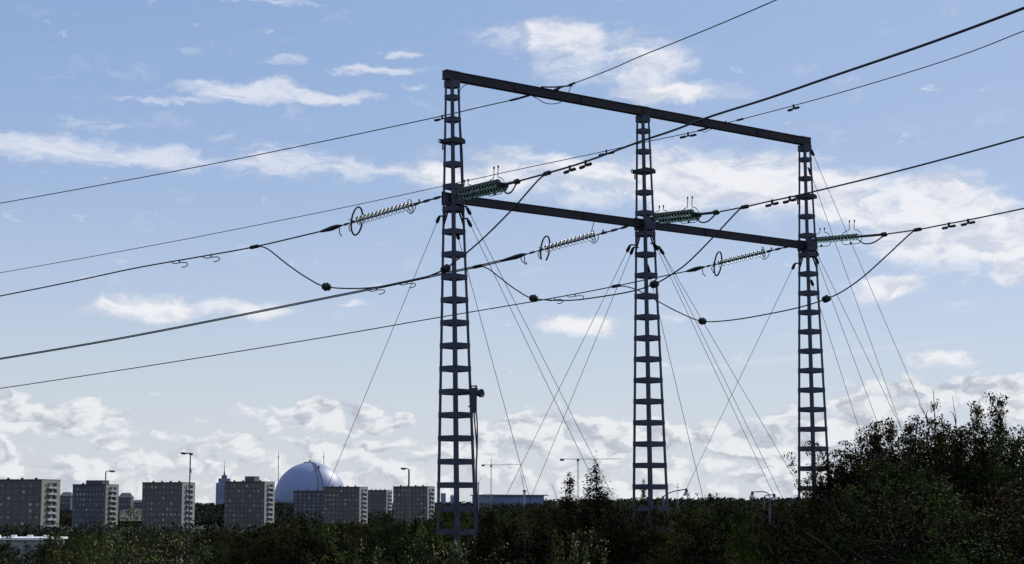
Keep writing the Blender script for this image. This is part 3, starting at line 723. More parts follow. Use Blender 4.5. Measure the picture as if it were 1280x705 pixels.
# bare branches above the thicket
bt = empty('bare_tree', (P(1172, 520, 43.6).x, 43.6, 0), 'leafless sapling whose thin twigs stick up above the right thicket', 'bare tree')
mb = MB(); base = Vector((P(1172, 520, 43.6).x, 43.6, 0)); fork = P(1171, 590, 43.6)
mb.tube([base, base.lerp(fork, .5), fork], [.09, .06, .04], 6); mb.build('trunk', M['bark'], bt)
for pts in ([(1171, 590), (1168, 545), (1160, 525), (1150, 508), (1149, 503)], [(1171, 590), (1169, 540), (1168, 515), (1167, 492), (1166, 488)], [(1171, 590), (1189, 545), (1195, 528), (1193, 512), (1190, 494)], [(1195, 530), (1192, 518), (1187, 514)], [(1159, 524), (1158, 518), (1160, 512)]):
    mb = MB(); w = catmull([P(x, y, 43.6) for x, y in pts], 4); mb.tube(w, list(np.linspace(.018, .004, len(w))), 5); mb.build('branch', M['bark'], bt)

# glinting shrubs at the lower left
GB = 'leafy shrubs along the lower left edge'
for (px, yt, Y, k, lab, ws) in ((18, 676, 31, 0, 'low shrub with pale glinting leaves in the bottom left corner', .9), (78, 672, 33, 1, 'shrub with glinting leaves in front of the white-roofed shed', .8), (143, 645, 34, 0, 'tallest glinting shrub at the lower left, in front of the second tower block', .75), (192, 664, 36, 1, 'light green glinting shrub below the third tower block', .8), (112, 664, 31, 1, 'dark shrub left of the tallest glinting one', .7), (226, 676, 38, 0, 'small glinting shrub by the double street lamp\'s foot', .7)):
    plant(bush[k], px, yt, Y, 5.6, lab, 'shrub', GB, LM['glossy'], 'shrub', wscale=ws)
plant(bush[0], 532, 672, 30, 5.6, 'yellowish glinting bush at the foot of the left leg', 'bush', None, LM['glossy'], 'bush', wscale=.85)
plant(bush[1], 497, 682, 28, 5.6, 'low yellowish bush left of the left leg\'s foot', 'bush', None, LM['glossy'], 'bush', wscale=.8)
plant(bush[1], 700, 664, 31, 5.6, 'dark bush with bright speckles below the small sparse pine', 'bush', None, LM['glossy'], 'bush', wscale=.6)
# single trees with a look of their own
plant(med[0], 392, 643, 66, 8, 'dark broad tree below the dome with lighter leaf tips', 'tree', None, LM['darkgreen'])
plant(med[1], 345, 655, 64, 8, 'dark tree below the fourth tower block', 'tree', None, LM['olive'])
plant(med[2], 437, 655, 68, 8, 'olive tree right of the broad tree below the dome', 'tree', None, LM['olive'])
plant(med[3], 516, 641, 60, 8, 'very dark round tree left of the left leg', 'tree', None, LM['darkgreen'])
plant(med[0], 466, 656, 90, 8, 'medium green tree between the olive and the very dark tree', 'tree', None, LM['olive'])
plant(med[2], 928, 636, 56, 8, 'fresh green tree left of the right leg, the brightest in the wood', 'tree', None, LM['bright'], wscale=.34)
plant(med[1], 893, 620, 60, 8, 'dark tree just left of the fresh green one', 'tree', None, LM['darkgreen'], wscale=.6)
plant(med[3], 985, 634, 58, 8, 'dark tree between the fresh green tree and the right leg', 'tree', None, LM['darkgreen'], wscale=.8)
plant(pine[0], 745, 580, 66, 8, 'pointed brownish pine standing above the wood left of the middle leg', 'pine', None, LM['needle'], 'pine_tree', wscale=1.15)
plant(pine[1], 712, 594, 66, 8, 'small sparse pine left of the pointed one', 'pine', None, LM['needle'], 'pine_tree', wscale=1.1)
plant(pine[1], 804, 602, 70, 8, 'thin pine tip in front of the middle leg', 'pine', None, LM['needle'], 'pine_tree', wscale=.7)
plant(med[3], 748, 628, 57, 8, 'brownish tree around the pointed pine', 'tree', None, LM['brown'])
plant(med[0], 816, 626, 57, 8, 'brownish tree at the foot of the middle leg', 'tree', None, LM['brown'])
plant(med[2], 640, 640, 56, 8, 'brownish-green tree right of the left leg\'s foot', 'tree', None, LM['brown'])
plant(med[1], 865, 648, 52, 8, 'olive tree right of the middle leg\'s foot', 'tree', None, LM['olive'], wscale=.8)

# rows of trees behind: alike and dark
rng0 = random.Random(3)
def profile(px):
    if px < 250: return 668
    if px < 345: return 664
    if px < 560: return 652
    if px < 600: return 640
    if px < 700: return 634
    if px < 1010: return 633
    return 625
def lump(px): return 7 * math.sin(px / 31.) + 5 * math.sin(px / 13. + 1)
rows = [(78, 7), (112, 8), (155, 9.5), (210, 11), (300, 12), (420, 12)]
for Y, w_m in rows:
    wpx = w_m * .62 / Y * F; x = -30 + rng0.uniform(0, wpx * .5)
    while x < 1310:
        yt = profile(x) + rng0.uniform(-3, 7) + (3 if Y < 100 else 0) + ((lump(x) if x < 560 else max(0, lump(x))) if Y < 180 else 0)
        if x < 560 and Y > 200: yt -= 3
        if Y >= 300 and x < 235: yt = rng0.uniform(663, 671)
        if 560 <= x < 1010: yt = max(627, yt + (110 - min(Y, 160)) * .05)
        if Y > 150 and x > 640: yt = 628 + rng0.uniform(-1, 4)
        k = rng0.randrange(4); mt = rng0.choice(['darkgreen', 'olive', 'brown', 'darkgreen'] if x > 580 else ['darkgreen', 'olive', 'olive', 'darkgreen'])
        if not (Y < 62 and 535 < x < 610):
            if x > 580 and rng0.random() < .18: plant(pine[rng0.randrange(2)], x, yt - rng0.uniform(0, 5), Y, 8, 'dark tree of the wood that fills the picture foot', 'tree', 'dark trees of the wood at the picture foot', LM['needle'], 'pine_tree', wscale=1.3)
            else: plant(med[k], x, yt, Y, 8, 'dark tree of the wood that fills the picture foot', 'tree', 'dark trees of the wood at the picture foot', LM[mt], wscale=rng0.uniform(1.0, 1.3) * (1.25 if Y > 200 else 1))
        x += wpx * rng0.uniform(.7, 1.15)

# far-off woods: one mass
def far_wood():
    rng = np.random.default_rng(9); V = []; DN = []
    for (n, y0, y1, hh, sz) in ((5200, 480, 760, 8, .9), (4200, 1150, 1500, 10, 1.7), (6500, 1500, 2300, 10, 2.2), (2600, 2300, 2650, 11, 2.8)):
        m = n
        Y = rng.uniform(y0, y1, m); X = rng.uniform(-.36, .36, m) * Y
        keep = np.ones(m, bool)
        X, Y = X[keep], Y[keep]; g = ground_z(X, Y)
        h = hh * rng.uniform(.7, 1.2, len(X)); rad = hh * .42
        for k in range(9):
            d = rng.normal(size=(len(X), 3)); d /= np.linalg.norm(d, axis=1, keepdims=True)
            c = np.stack([X, Y, g + h * .62], 1) + d * np.stack([np.full(len(X), rad), np.full(len(X), rad), h * .38], 1)
            DN.append(d); V.append(cards(c, sz * rng.uniform(.8, 1.6, len(X)) if False else sz * 1.5, rng, .5, .8, d))
    me = mesh_quads('distant_wood', np.concatenate(V), M['far_wood'], np.concatenate(DN)); o = bpy.data.objects.new('distant_wood', me); col.objects.link(o)
    tag(o, 'dark far-off woods on the flat land and low hills around the tower blocks', 'wood', kind='stuff')
far_wood()

# ------------------------------------------------------------------ tower blocks
def block(px_l, px_e, px_r, ytop, D, label, mats=('front', 'side'), ncol=9, box=None, th=R(12), nfl=9, right_dark=False, dark_win=False, H=26.5):
    C = P(px_e, ytop, D); zt = C.z; zb = zt - H
    fx = Vector((-math.cos(th), math.sin(th), 0)); sx = Vector((math.sin(th), math.cos(th), 0)); nf = Vector((-math.sin(th), -math.cos(th), 0)); ns = Vector((math.cos(th), -math.sin(th), 0))
    def solve(px, u):
        q = hit_plane(px, ytop, C, u); return (Vector((q.x, q.y, 0)) - Vector((C.x, C.y, 0))).length
    W = solve(px_l, fx); Dp = solve(px_r, sx) if px_r > px_e else 14
    O = Vector((C.x, C.y, zb)); root = empty('tower_block', O, label, 'tower block', 'tower blocks in a row on the left')
    X = Vector((C.x, C.y, 0)); zv = Vector((0, 0, 1))
    c = X + fx * (W / 2) + sx * (Dp / 2)
    mb = MB(); mb.box(Vector((c.x, c.y, (zt + zb) / 2)), W, Dp, H, fx, sx, zv, 0)
    mb.f = [f for f in mb.f]
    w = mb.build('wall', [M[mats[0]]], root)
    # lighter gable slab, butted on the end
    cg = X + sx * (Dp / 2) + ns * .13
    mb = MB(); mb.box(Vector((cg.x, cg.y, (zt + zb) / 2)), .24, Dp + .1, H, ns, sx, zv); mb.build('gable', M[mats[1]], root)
    mb = MB(); mb.box(Vector((c.x, c.y, zt + .20)), W + .5, Dp + .5, .38, fx, sx, zv)
    for q in range(4): mb.box(c + fx * (W * (.13 + .22 * q - .4)) + zv * (zt + .75), .9, .9, .9, fx, sx, zv)
    rf = mb.build('roof', M['roof'], root)
    if box:
        a, b_, hb = box; wa = W * a; wb = W * b_
        mb = MB(); cb = X + fx * ((wa + wb) / 2) + sx * (Dp * .5); mb.box(Vector((cb.x, cb.y, zt + .4 + hb / 2)), wb - wa, Dp * .5, hb, fx, sx, zv)
        mb.box(Vector((cb.x, cb.y, zt + .45 + hb)), wb - wa + .4, Dp * .5 + .4, .15, fx, sx, zv); mb.build('plant_room', M[mats[0]], rf)
    fh = (H - 1.2) / (nfl + .3)
    r2 = random.Random(int(px_e)); src = None
    for i in range(nfl):
        z = zt - .9 - fh * (i + .5)
        for j in range(ncol):
            s = W * (j + .5) / ncol + (r2.uniform(-.2, .2)); 
            p = X + fx * s + nf * .03; p = Vector((p.x, p.y, z))
            if src is None:
                mb = MB(); ww, wh = min(1.5, W / ncol * .5), 1.35
                mb.box(Vector((0, 0, 0)), ww, .10, wh, Vector((1, 0, 0)), Vector((0, 1, 0)), zv, 0)
                mb.box(Vector((-ww * .22, -.03, 0)), ww * .36, .10, wh - .3, Vector((1, 0, 0)), Vector((0, 1, 0)), zv, 1)
                mb.box(Vector((ww * .22, -.03, 0)), ww * .36, .10, wh - .3, Vector((1, 0, 0)), Vector((0, 1, 0)), zv, 1)
                o = mb.build('window', [M['frame'], M['pane']], root, world=False); src = o
            else: o = src.copy(); col.objects.link(o); o.parent = root
            o.location = p - O; o.rotation_euler = (0, 0, math.atan2(-fx.y, -fx.x))
        # the balconies of the gable end, one on each floor, windows on both sides of them
        pb = X + sx * (Dp * .50) + ns * .25
        k0 = Vector((pb.x, pb.y, z))
        if src is not None:
            mb = MB(); bw = Dp * .44
            mb.box(k0 + ns * .02 + zv * .22, .08, bw, fh * .66, ns, sx, zv, 1)  # flat dark panel painted as the shade inside an open balcony
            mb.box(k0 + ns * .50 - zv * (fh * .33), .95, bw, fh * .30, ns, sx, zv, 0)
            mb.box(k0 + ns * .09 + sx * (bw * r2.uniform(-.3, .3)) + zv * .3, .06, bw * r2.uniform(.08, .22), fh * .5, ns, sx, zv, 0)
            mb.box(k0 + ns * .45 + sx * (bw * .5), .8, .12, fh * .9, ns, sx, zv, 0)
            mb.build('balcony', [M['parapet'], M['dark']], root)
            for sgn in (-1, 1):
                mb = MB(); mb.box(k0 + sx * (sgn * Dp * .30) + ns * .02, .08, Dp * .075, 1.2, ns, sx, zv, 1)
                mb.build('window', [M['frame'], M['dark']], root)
    return root
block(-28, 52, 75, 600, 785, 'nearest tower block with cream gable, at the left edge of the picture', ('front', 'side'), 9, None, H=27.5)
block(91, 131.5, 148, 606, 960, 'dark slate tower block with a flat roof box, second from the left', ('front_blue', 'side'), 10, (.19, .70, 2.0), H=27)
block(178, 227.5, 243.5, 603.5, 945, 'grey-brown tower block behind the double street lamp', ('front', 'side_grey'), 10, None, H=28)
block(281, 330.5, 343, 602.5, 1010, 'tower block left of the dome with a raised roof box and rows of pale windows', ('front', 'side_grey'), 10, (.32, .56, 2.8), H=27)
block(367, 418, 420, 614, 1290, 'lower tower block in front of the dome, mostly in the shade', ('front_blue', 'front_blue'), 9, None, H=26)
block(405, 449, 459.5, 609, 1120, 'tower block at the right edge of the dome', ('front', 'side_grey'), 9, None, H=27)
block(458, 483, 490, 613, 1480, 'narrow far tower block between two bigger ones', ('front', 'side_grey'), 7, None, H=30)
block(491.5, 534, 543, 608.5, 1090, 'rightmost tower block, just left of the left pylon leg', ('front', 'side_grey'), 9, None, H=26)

# low shed with the white roof, and a small gabled one
def shed(px0, px1, ytop, ybot, D, label, roofmat, gable=0, depth=20):
    a = P(px0, ytop, D); b = P(px1, ytop, D + .2); zb = P(px0, ybot, D).z - 2
    d = (b - a); d.z = 0; W = d.length; d.normalize(); n = Vector((-d.y, d.x, 0)); zv = Vector((0, 0, 1))
    root = empty('shed', (a.x, a.y, zb), label, 'shed'); c = (a + b) / 2; zt = a.z
    mb = MB(); mb.box(Vector((c.x, c.y, (zt + zb) / 2)) + n * depth / 2, W, depth, zt - zb, d, n, zv); mb.build('wall', M['shed'], root)
    mb = MB()
    if gable:
        h = gable; p = [Vector((a.x, a.y, zt + .02)) - d * .4, Vector((b.x, b.y, zt + .02)) + d * .4]; p.insert(1, (p[0] + p[1]) / 2 + zv * h)
        o_ = [q + n * depth for q in p]; mb.add(p + o_, [(0, 1, 2), (3, 5, 4), (0, 3, 4, 1), (1, 4, 5, 2), (0, 2, 5, 3)])
    else:
        mb.box(Vector((c.x, c.y, zt + .12)) + n * depth / 2, W + .6, depth + .6, .22, d, n, zv)
        for q in range(5): mb.box(Vector((c.x, c.y, zt + .4)) + n * (depth * .3) + d * (W * (q / 5 - .4)), .5, .5, .2, d, n, zv)
    mb.build('roof', M[roofmat], root)
    mb = MB()
    for q in range(6):
        mb.box(Vector((a.x, a.y, zb + 2.2)) + d * (W * (q + .5) / 6) - n * .03, W / 12, .06, .8, d, n, zv)
    mb.build('window', M['glass'], root)
shed(-40, 62, 675, 690, 190, 'long low shed with a flat white roof in front of the nearest tower block', 'white', 0, 7)
shed(131, 156, 681, 694, 175, 'small shed with a pale gabled roof among the lower left shrubs', 'white', .9, 5)

def house(px0, px1, ytop, ybot, D, label, wall='pale', roof='roof', rh=2.2, name='house', cat='house', windows=6):
    a = P(px0, ytop, D); b = P(px1, ytop, D); zb = P(px0, ybot, D).z - 3; zt = a.z - rh
    W = (b - a).length; root = empty(name, (a.x, a.y, zb), label, cat); c = (a + b) / 2; dp = 10
    mb = MB(); mb.box((c.x, c.y + dp / 2, (zt + zb) / 2), W, dp, zt - zb); mb.build('wall', M[wall], root)
    mb = MB(); x0, x1 = a.x - .5, b.x + .5; y0, y1 = a.y - .5, a.y + dp + .5; z0 = zt + .02; z1 = a.z; i = min(W * .22, 5)
    mb.add([(x0, y0, z0), (x1, y0, z0), (x1, y1, z0), (x0, y1, z0), (x0 + i, (y0 + y1) / 2, z1), (x1 - i, (y0 + y1) / 2, z1)], [(0, 1, 5, 4), (1, 2, 5), (2, 3, 4, 5), (3, 0, 4), (0, 3, 2, 1)]); mb.build('roof', M[roof], root)
    for q in range(windows):
        for dz in (1.6, 4.6):
            mb = MB(); x = a.x + W * (q + .5) / windows; mb.box((x, a.y - .03, zt - dz), min(1.6, W / windows * .5), .06, 1.5); mb.build('window', M['frame'], root)
house(75, 88.5, 615, 632, 1250, 'dark far building with a sloping roof between the first two tower blocks', 'front_blue', 'front_blue', 3, 'far_building', 'building', 4)
house(148, 163.5, 616, 636, 1250, 'dark hip-roofed far building right of the second tower block', 'front_blue', 'front_blue', 3.4, 'far_building', 'building', 4)
house(164, 179, 625, 640, 1300, 'low dark building between the second and third tower blocks', 'front_blue', 'roof', 2.0, 'far_building', 'building', 4)
house(150, 178, 636, 645, 1120, 'long pale yellow house low between the second and third tower blocks', 'pale', 'roof', 1.4, 'house', 'house', 9)
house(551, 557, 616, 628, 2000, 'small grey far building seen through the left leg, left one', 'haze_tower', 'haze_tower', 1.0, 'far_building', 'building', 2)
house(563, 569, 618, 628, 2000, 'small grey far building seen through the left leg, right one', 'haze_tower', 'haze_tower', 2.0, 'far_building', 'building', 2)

# office tower, tinted blue for haze, with its spire, far behind the fourth block
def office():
    D = 2500; root = empty('office_tower', P(278, 640, D), 'haze-tinted stepped office tower with a spire, behind the fourth tower block', 'office tower')
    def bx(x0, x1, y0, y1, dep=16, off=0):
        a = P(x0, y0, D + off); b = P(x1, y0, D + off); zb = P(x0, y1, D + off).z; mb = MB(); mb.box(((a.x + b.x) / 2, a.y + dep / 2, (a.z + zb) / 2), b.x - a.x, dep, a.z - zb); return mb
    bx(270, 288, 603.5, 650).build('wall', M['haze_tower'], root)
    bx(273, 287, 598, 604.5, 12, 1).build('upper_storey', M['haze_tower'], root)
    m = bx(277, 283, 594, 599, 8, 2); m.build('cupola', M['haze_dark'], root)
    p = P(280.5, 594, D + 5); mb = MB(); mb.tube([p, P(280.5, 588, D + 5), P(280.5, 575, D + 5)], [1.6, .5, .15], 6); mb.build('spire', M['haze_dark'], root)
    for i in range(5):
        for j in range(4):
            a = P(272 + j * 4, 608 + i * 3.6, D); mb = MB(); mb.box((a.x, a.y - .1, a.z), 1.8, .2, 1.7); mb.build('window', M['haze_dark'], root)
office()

# ------------------------------------------------------------------ the dome
def dome():
    D = 2800; c = P(387.5, 623, D); r = 44.5 / F * D
    root = empty('dome_arena', (c.x, c.y, c.z - r * .8), 'huge pale dome with blue haze tint, meridian rails and a small cap, behind the tower blocks', 'dome')
    m = bpy.data.materials.new('dome_panels_haze_tint'); nt, N, L = nodes(m); b = N['Principled BSDF']
    tc = N.new('ShaderNodeTexCoord')
    br = N.new('ShaderNodeTexBrick'); br.inputs['Scale'].default_value = .16; br.inputs['Mortar Size'].default_value = .015
    br.inputs['Color1'].default_value = (.18, .22, .37, 1); br.inputs['Color2'].default_value = (.20, .24, .39, 1); br.inputs['Mortar'].default_value = (.12, .15, .28, 1)  # white shell tinted blue: shade, sky reflection and haze put into the colour
    L.new(tc.outputs['Object'], br.inputs[0]); L.new(br.outputs[0], b.inputs['Base Color'])
    b.inputs['Roughness'].default_value = .52; b.inputs['Specular IOR Level'].default_value = .7
    mb = MB(); prof = [(r * math.sin(t), r * math.cos(t)) for t in np.linspace(-.9, math.pi / 2 - .001, 40)]
    n = 72; vs = []
    for (z, rr) in prof:
        for j in range(n): a = 2 * math.pi * j / n; vs.append((c.x + rr * math.cos(a), c.y + rr * math.sin(a), c.z + z))
    mb.add(vs, [(i * n + j, i * n + (j + 1) % n, (i + 1) * n + (j + 1) % n, (i + 1) * n + j) for i in range(len(prof) - 1) for j in range(n)])
    mb.build('shell', m, root, True)
    for az in (-62, -70):                       # the two rails running down the front
        mb = MB(); pts = []
        for t in np.linspace(.05, 1.45, 20):
            rr = (r + .6) * math.cos(t); a = R(az); pts.append(Vector((c.x + rr * math.cos(a), c.y + rr * math.sin(a), c.z + (r + .6) * math.sin(t))))
        mb.tube(pts, .75, 6); mb.build('rail', M['haze_dark'], root)
    mb = MB(); a = R(-60); t = .98; rr = (r + 2) * math.cos(t)
    g = Vector((c.x + rr * math.cos(a), c.y + rr * math.sin(a), c.z + (r + 2) * math.sin(t))); mb.box(g, 3.0, 3.0, 3.4); mb.build('gondola', M['haze_dark'], root)
    mb = MB(); tp = Vector((c.x - 1, c.y, c.z + r))
    mb.tube([tp - Vector((0, 0, 1)), tp + Vector((0, 0, .6))], [11, 9], 20); mb.tube([tp, tp + Vector((0, 0, 2.4)), tp + Vector((0, 0, 4.2))], [1.6, 1.4, .3], 8)
    mb.tube([tp + Vector((-2.5, 0, 1.6)), tp + Vector((2.5, 0, 2.6))], .4, 5); mb.build('cap', M['haze_dark'], root)
    mb = MB()
    mb.tube([Vector((c.x, c.y, c.z - 6)), Vector((c.x, c.y, c.z - 1))], [r * 1.05, r * 1.04], 64); mb.build('base_ring', M['haze_tower'], root)
dome()

# masts behind the dome, a lattice mast by the wood
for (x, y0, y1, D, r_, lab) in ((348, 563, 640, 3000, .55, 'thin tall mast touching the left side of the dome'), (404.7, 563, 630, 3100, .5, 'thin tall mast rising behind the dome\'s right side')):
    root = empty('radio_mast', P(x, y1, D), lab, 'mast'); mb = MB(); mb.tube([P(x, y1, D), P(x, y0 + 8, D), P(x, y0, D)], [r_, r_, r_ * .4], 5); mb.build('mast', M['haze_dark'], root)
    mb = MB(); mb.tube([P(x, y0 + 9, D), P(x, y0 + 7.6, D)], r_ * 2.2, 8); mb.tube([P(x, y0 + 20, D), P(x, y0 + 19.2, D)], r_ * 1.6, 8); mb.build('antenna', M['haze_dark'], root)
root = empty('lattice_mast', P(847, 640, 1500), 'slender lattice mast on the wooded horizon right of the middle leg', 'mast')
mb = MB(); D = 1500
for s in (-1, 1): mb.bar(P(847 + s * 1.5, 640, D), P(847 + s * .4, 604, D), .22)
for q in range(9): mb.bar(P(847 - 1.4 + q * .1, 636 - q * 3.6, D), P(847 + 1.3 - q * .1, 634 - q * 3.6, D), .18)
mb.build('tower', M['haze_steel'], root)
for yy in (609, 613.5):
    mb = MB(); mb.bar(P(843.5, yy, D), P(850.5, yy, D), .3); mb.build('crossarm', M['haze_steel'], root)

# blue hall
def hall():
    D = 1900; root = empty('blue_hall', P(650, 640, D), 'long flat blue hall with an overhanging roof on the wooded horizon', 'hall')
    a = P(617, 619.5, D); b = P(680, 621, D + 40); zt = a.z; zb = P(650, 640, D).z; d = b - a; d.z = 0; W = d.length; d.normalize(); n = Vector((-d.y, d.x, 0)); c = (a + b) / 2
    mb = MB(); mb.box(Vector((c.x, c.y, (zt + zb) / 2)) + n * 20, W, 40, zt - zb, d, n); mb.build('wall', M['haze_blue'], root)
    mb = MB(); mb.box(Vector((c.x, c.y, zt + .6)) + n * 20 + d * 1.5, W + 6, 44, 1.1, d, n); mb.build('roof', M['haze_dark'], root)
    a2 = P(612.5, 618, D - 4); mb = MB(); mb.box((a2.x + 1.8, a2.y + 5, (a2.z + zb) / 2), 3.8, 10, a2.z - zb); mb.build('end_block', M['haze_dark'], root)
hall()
# railing with posts left of the hall
root = empty('railing', P(605, 632, 1700), 'pale row of posts with a top rail just left of the blue hall', 'railing')
mb = MB(); mb.bar(P(598, 618.5, 1700), P(612, 617.6, 1700), .3); mb.build('rail', M['haze_steel'], root)
for q in range(7):
    mb = MB(); mb.bar(P(598.8 + q * 2.1, 618.5, 1700), P(598.8 + q * 2.1, 634, 1700), .28); mb.build('post', M['haze_steel'], root)

# ------------------------------------------------------------------ cranes
def lattice(mb, a, b, w, h, n, r):
    a = Vector(a); b = Vector(b); d = (b - a).normalized(); x = d.cross(Vector((0, 1, 0)));
    if x.length < .1: x = Vector((1, 0, 0))
    x.normalize(); y = d.cross(x)
    for sx in (-1, 1):
        for sy in (-1, 1): mb.bar(a + x * (sx * w / 2) + y * (sy * h / 2), b + x * (sx * w / 2) + y * (sy * h / 2), r)
    for i in range(n):
        p = a.lerp(b, i / n); q = a.lerp(b, (i + 1) / n); s = 1 if i % 2 else -1
        for sy in (-1, 1): mb.bar(p + x * (s * w / 2) + y * (sy * h / 2), q - x * (s * w / 2) + y * (sy * h / 2), r * .8)
def tower_crane(xm, ybase, ytop, yj, xl, xr, D, label, w, mast='haze_steel', peak=True):
    root = empty('tower_crane', P(xm, ybase, D), label, 'tower crane', 'cranes on the horizon')
    mb = MB(); lattice(mb, P(xm, ybase, D), P(xm, yj, D), w, w, 22, w * .22); mb.build('mast', M[mast], root)
    mb = MB(); lattice(mb, P(xm, yj, D), P(xr, yj - .5, D), w * .5, w * .5, 20, w * .12); mb.build('jib', M[mast], root)
    mb = MB(); lattice(mb, P(xm, yj, D), P(xl, yj - .3, D), w * .5, w * .5, 6, w * .13); mb.build('counter_jib', M[mast], root)
    mb = MB(); c = P(xl + 1.5, yj + .8, D); mb.box(c, w * 2.6, w, w * 1.3); mb.build('counterweight', M['haze_dark'], root)
    mb = MB(); c = P(xm, yj + 1.2, D); mb.box(c, w * 1.5, w * 1.3, w * 1.7); mb.build('cab', M['haze_dark'], root)
    if peak:
        mb = MB(); lattice(mb, P(xm, yj, D), P(xm, ytop, D), w * .6, w * .6, 4, w * .15)
        mb.bar(P(xm, ytop, D), P(xm + (xr - xm) * .6, yj - .5, D), w * .09); mb.bar(P(xm, ytop, D), P(xl + 1, yj - .5, D), w * .09); mb.build('peak', M[mast], root)
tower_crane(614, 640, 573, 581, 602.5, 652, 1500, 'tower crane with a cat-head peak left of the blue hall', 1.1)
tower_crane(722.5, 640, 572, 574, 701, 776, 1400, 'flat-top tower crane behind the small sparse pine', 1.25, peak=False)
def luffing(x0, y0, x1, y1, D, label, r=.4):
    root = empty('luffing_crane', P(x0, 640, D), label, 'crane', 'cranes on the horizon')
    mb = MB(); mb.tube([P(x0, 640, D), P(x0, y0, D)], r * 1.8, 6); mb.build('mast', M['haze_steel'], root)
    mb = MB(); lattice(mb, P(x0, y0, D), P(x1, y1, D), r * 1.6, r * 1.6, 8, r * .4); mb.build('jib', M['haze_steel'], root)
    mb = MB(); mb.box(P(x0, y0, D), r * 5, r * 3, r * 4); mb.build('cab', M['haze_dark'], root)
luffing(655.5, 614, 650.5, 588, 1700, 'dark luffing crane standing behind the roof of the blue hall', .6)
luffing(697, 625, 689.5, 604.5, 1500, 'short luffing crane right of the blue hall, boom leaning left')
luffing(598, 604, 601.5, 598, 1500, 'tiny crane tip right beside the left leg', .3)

# ------------------------------------------------------------------ street lamps
def lamp_pole(root, px, yt, D, r=.075):
    t = P(px, yt, D); g = float(ground_z(t.x, t.y)); mb = MB(); mb.tube([Vector((t.x, t.y, g)), Vector((t.x, t.y, g + 2)), t], [r * 1.5, r * 1.2, r * .8], 8); mb.build('pole', M['lamp_pole'], root)
    return t
def flat_head(root, a, b, sag=0):
    mb = MB(); d = (b - a).normalized(); c = (a + b) / 2; mb.box(c, (b - a).length, .30, .14, d, Vector((0, 1, 0)), None)
    mb.box(c - Vector((0, 0, .10)), (b - a).length * .7, .24, .07, d, Vector((0, 1, 0)), None); mb.build('lamp_head', M['lamp_head'], root)
D = 170
r1 = empty('street_lamp', (P(238, 570, D).x, D, float(ground_z(P(238, 570, D).x, D))), 'tall double-headed street lamp in front of the third tower block', 'street lamp')
lamp_pole(r1, 238, 568, D, .075); mb = MB(); mb.tube([P(232, 566.4, D), P(238, 567.6, D), P(240, 567.4, D)], .05, 6); mb.build('arm', M['lamp_pole'], r1)
flat_head(r1, P(226, 566.2, D), P(233, 566.6, D)); flat_head(r1, P(236.5, 566.9, D), P(241, 567.4, D))
mb = MB(); mb.tube([P(238, 586, D), P(238, 591, D)], .10, 8); mb.build('collar', M['lamp_pole'], r1)
D = 200
r1 = empty('street_lamp', (P(132.5, 590, D).x, D, float(ground_z(P(132.5, 590, D).x, D))), 'street lamp with an arm to the right in front of the slate tower block', 'street lamp')
lamp_pole(r1, 132.3, 590, D, .085); mb = MB(); mb.tube(catmull([P(132.3, 591, D), P(133.2, 589, D), P(137, 588.6, D)], 4), .05, 6); mb.build('arm', M['lamp_pole'], r1)
flat_head(r1, P(136.5, 588.6, D), P(143.5, 589, D))
D = 175
r1 = empty('street_lamp', (P(511.2, 590, D).x, D, float(ground_z(P(511.2, 590, D).x, D))), 'street lamp with an arm to the left in front of the rightmost tower block', 'street lamp')
lamp_pole(r1, 511.2, 587, D, .10); mb = MB(); mb.tube(catmull([P(511.2, 588, D), P(510, 586, D), P(507, 585.6, D)], 4), .05, 6); mb.build('arm', M['lamp_pole'], r1)
flat_head(r1, P(501, 585.4, D), P(507.5, 585.8, D))
def bell_lamp(px_pole, py_pole, arm, hx, hy, D, label):
    t = P(px_pole, py_pole, D); g = float(ground_z(t.x, t.y)); root = empty('street_lamp', (t.x, t.y, g), label, 'street lamp')
    mb = MB(); mb.tube([Vector((t.x, t.y, g)), t], [.09, .06], 8); mb.build('pole', M['lamp_pole'], root)
    mb = MB(); mb.tube(catmull([P(x, y, D) for x, y in arm], 5), .035, 6); mb.build('arm', M['lamp_pole'], root)
    c = P(hx, hy, D); zv = Vector((0, 0, 1)); mb = MB(); mb.tube([c + zv * .12, c, c - zv * .10], [.05, .09, .10], 8); mb.build('lamp_head', M['lamp_head'], root)
    mb = MB(); mb.tube([c - zv * .101, c - zv * .19, c - zv * .27, c - zv * .30], [.11, .17, .21, .19], 14); mb.build('lamp_bowl', M['opal'], root)
bell_lamp(829, 620, [(829, 621), (836, 616.5), (846, 613.4), (857.5, 611.5)], 858, 613, 105, 'street lamp with a long curved arm and pale bowl beside the middle leg')
bell_lamp(961.8, 624, [(961.8, 625), (961, 618), (956, 615), (948, 614.7), (941, 615)], 940.3, 616.5, 110, 'left one of the two facing street lamps left of the right leg')
bell_lamp(954.5, 624, [(954.5, 625), (955.5, 621), (959, 619), (967, 618.3)], 967.8, 619.2, 112, 'right one of the two facing street lamps left of the right leg')

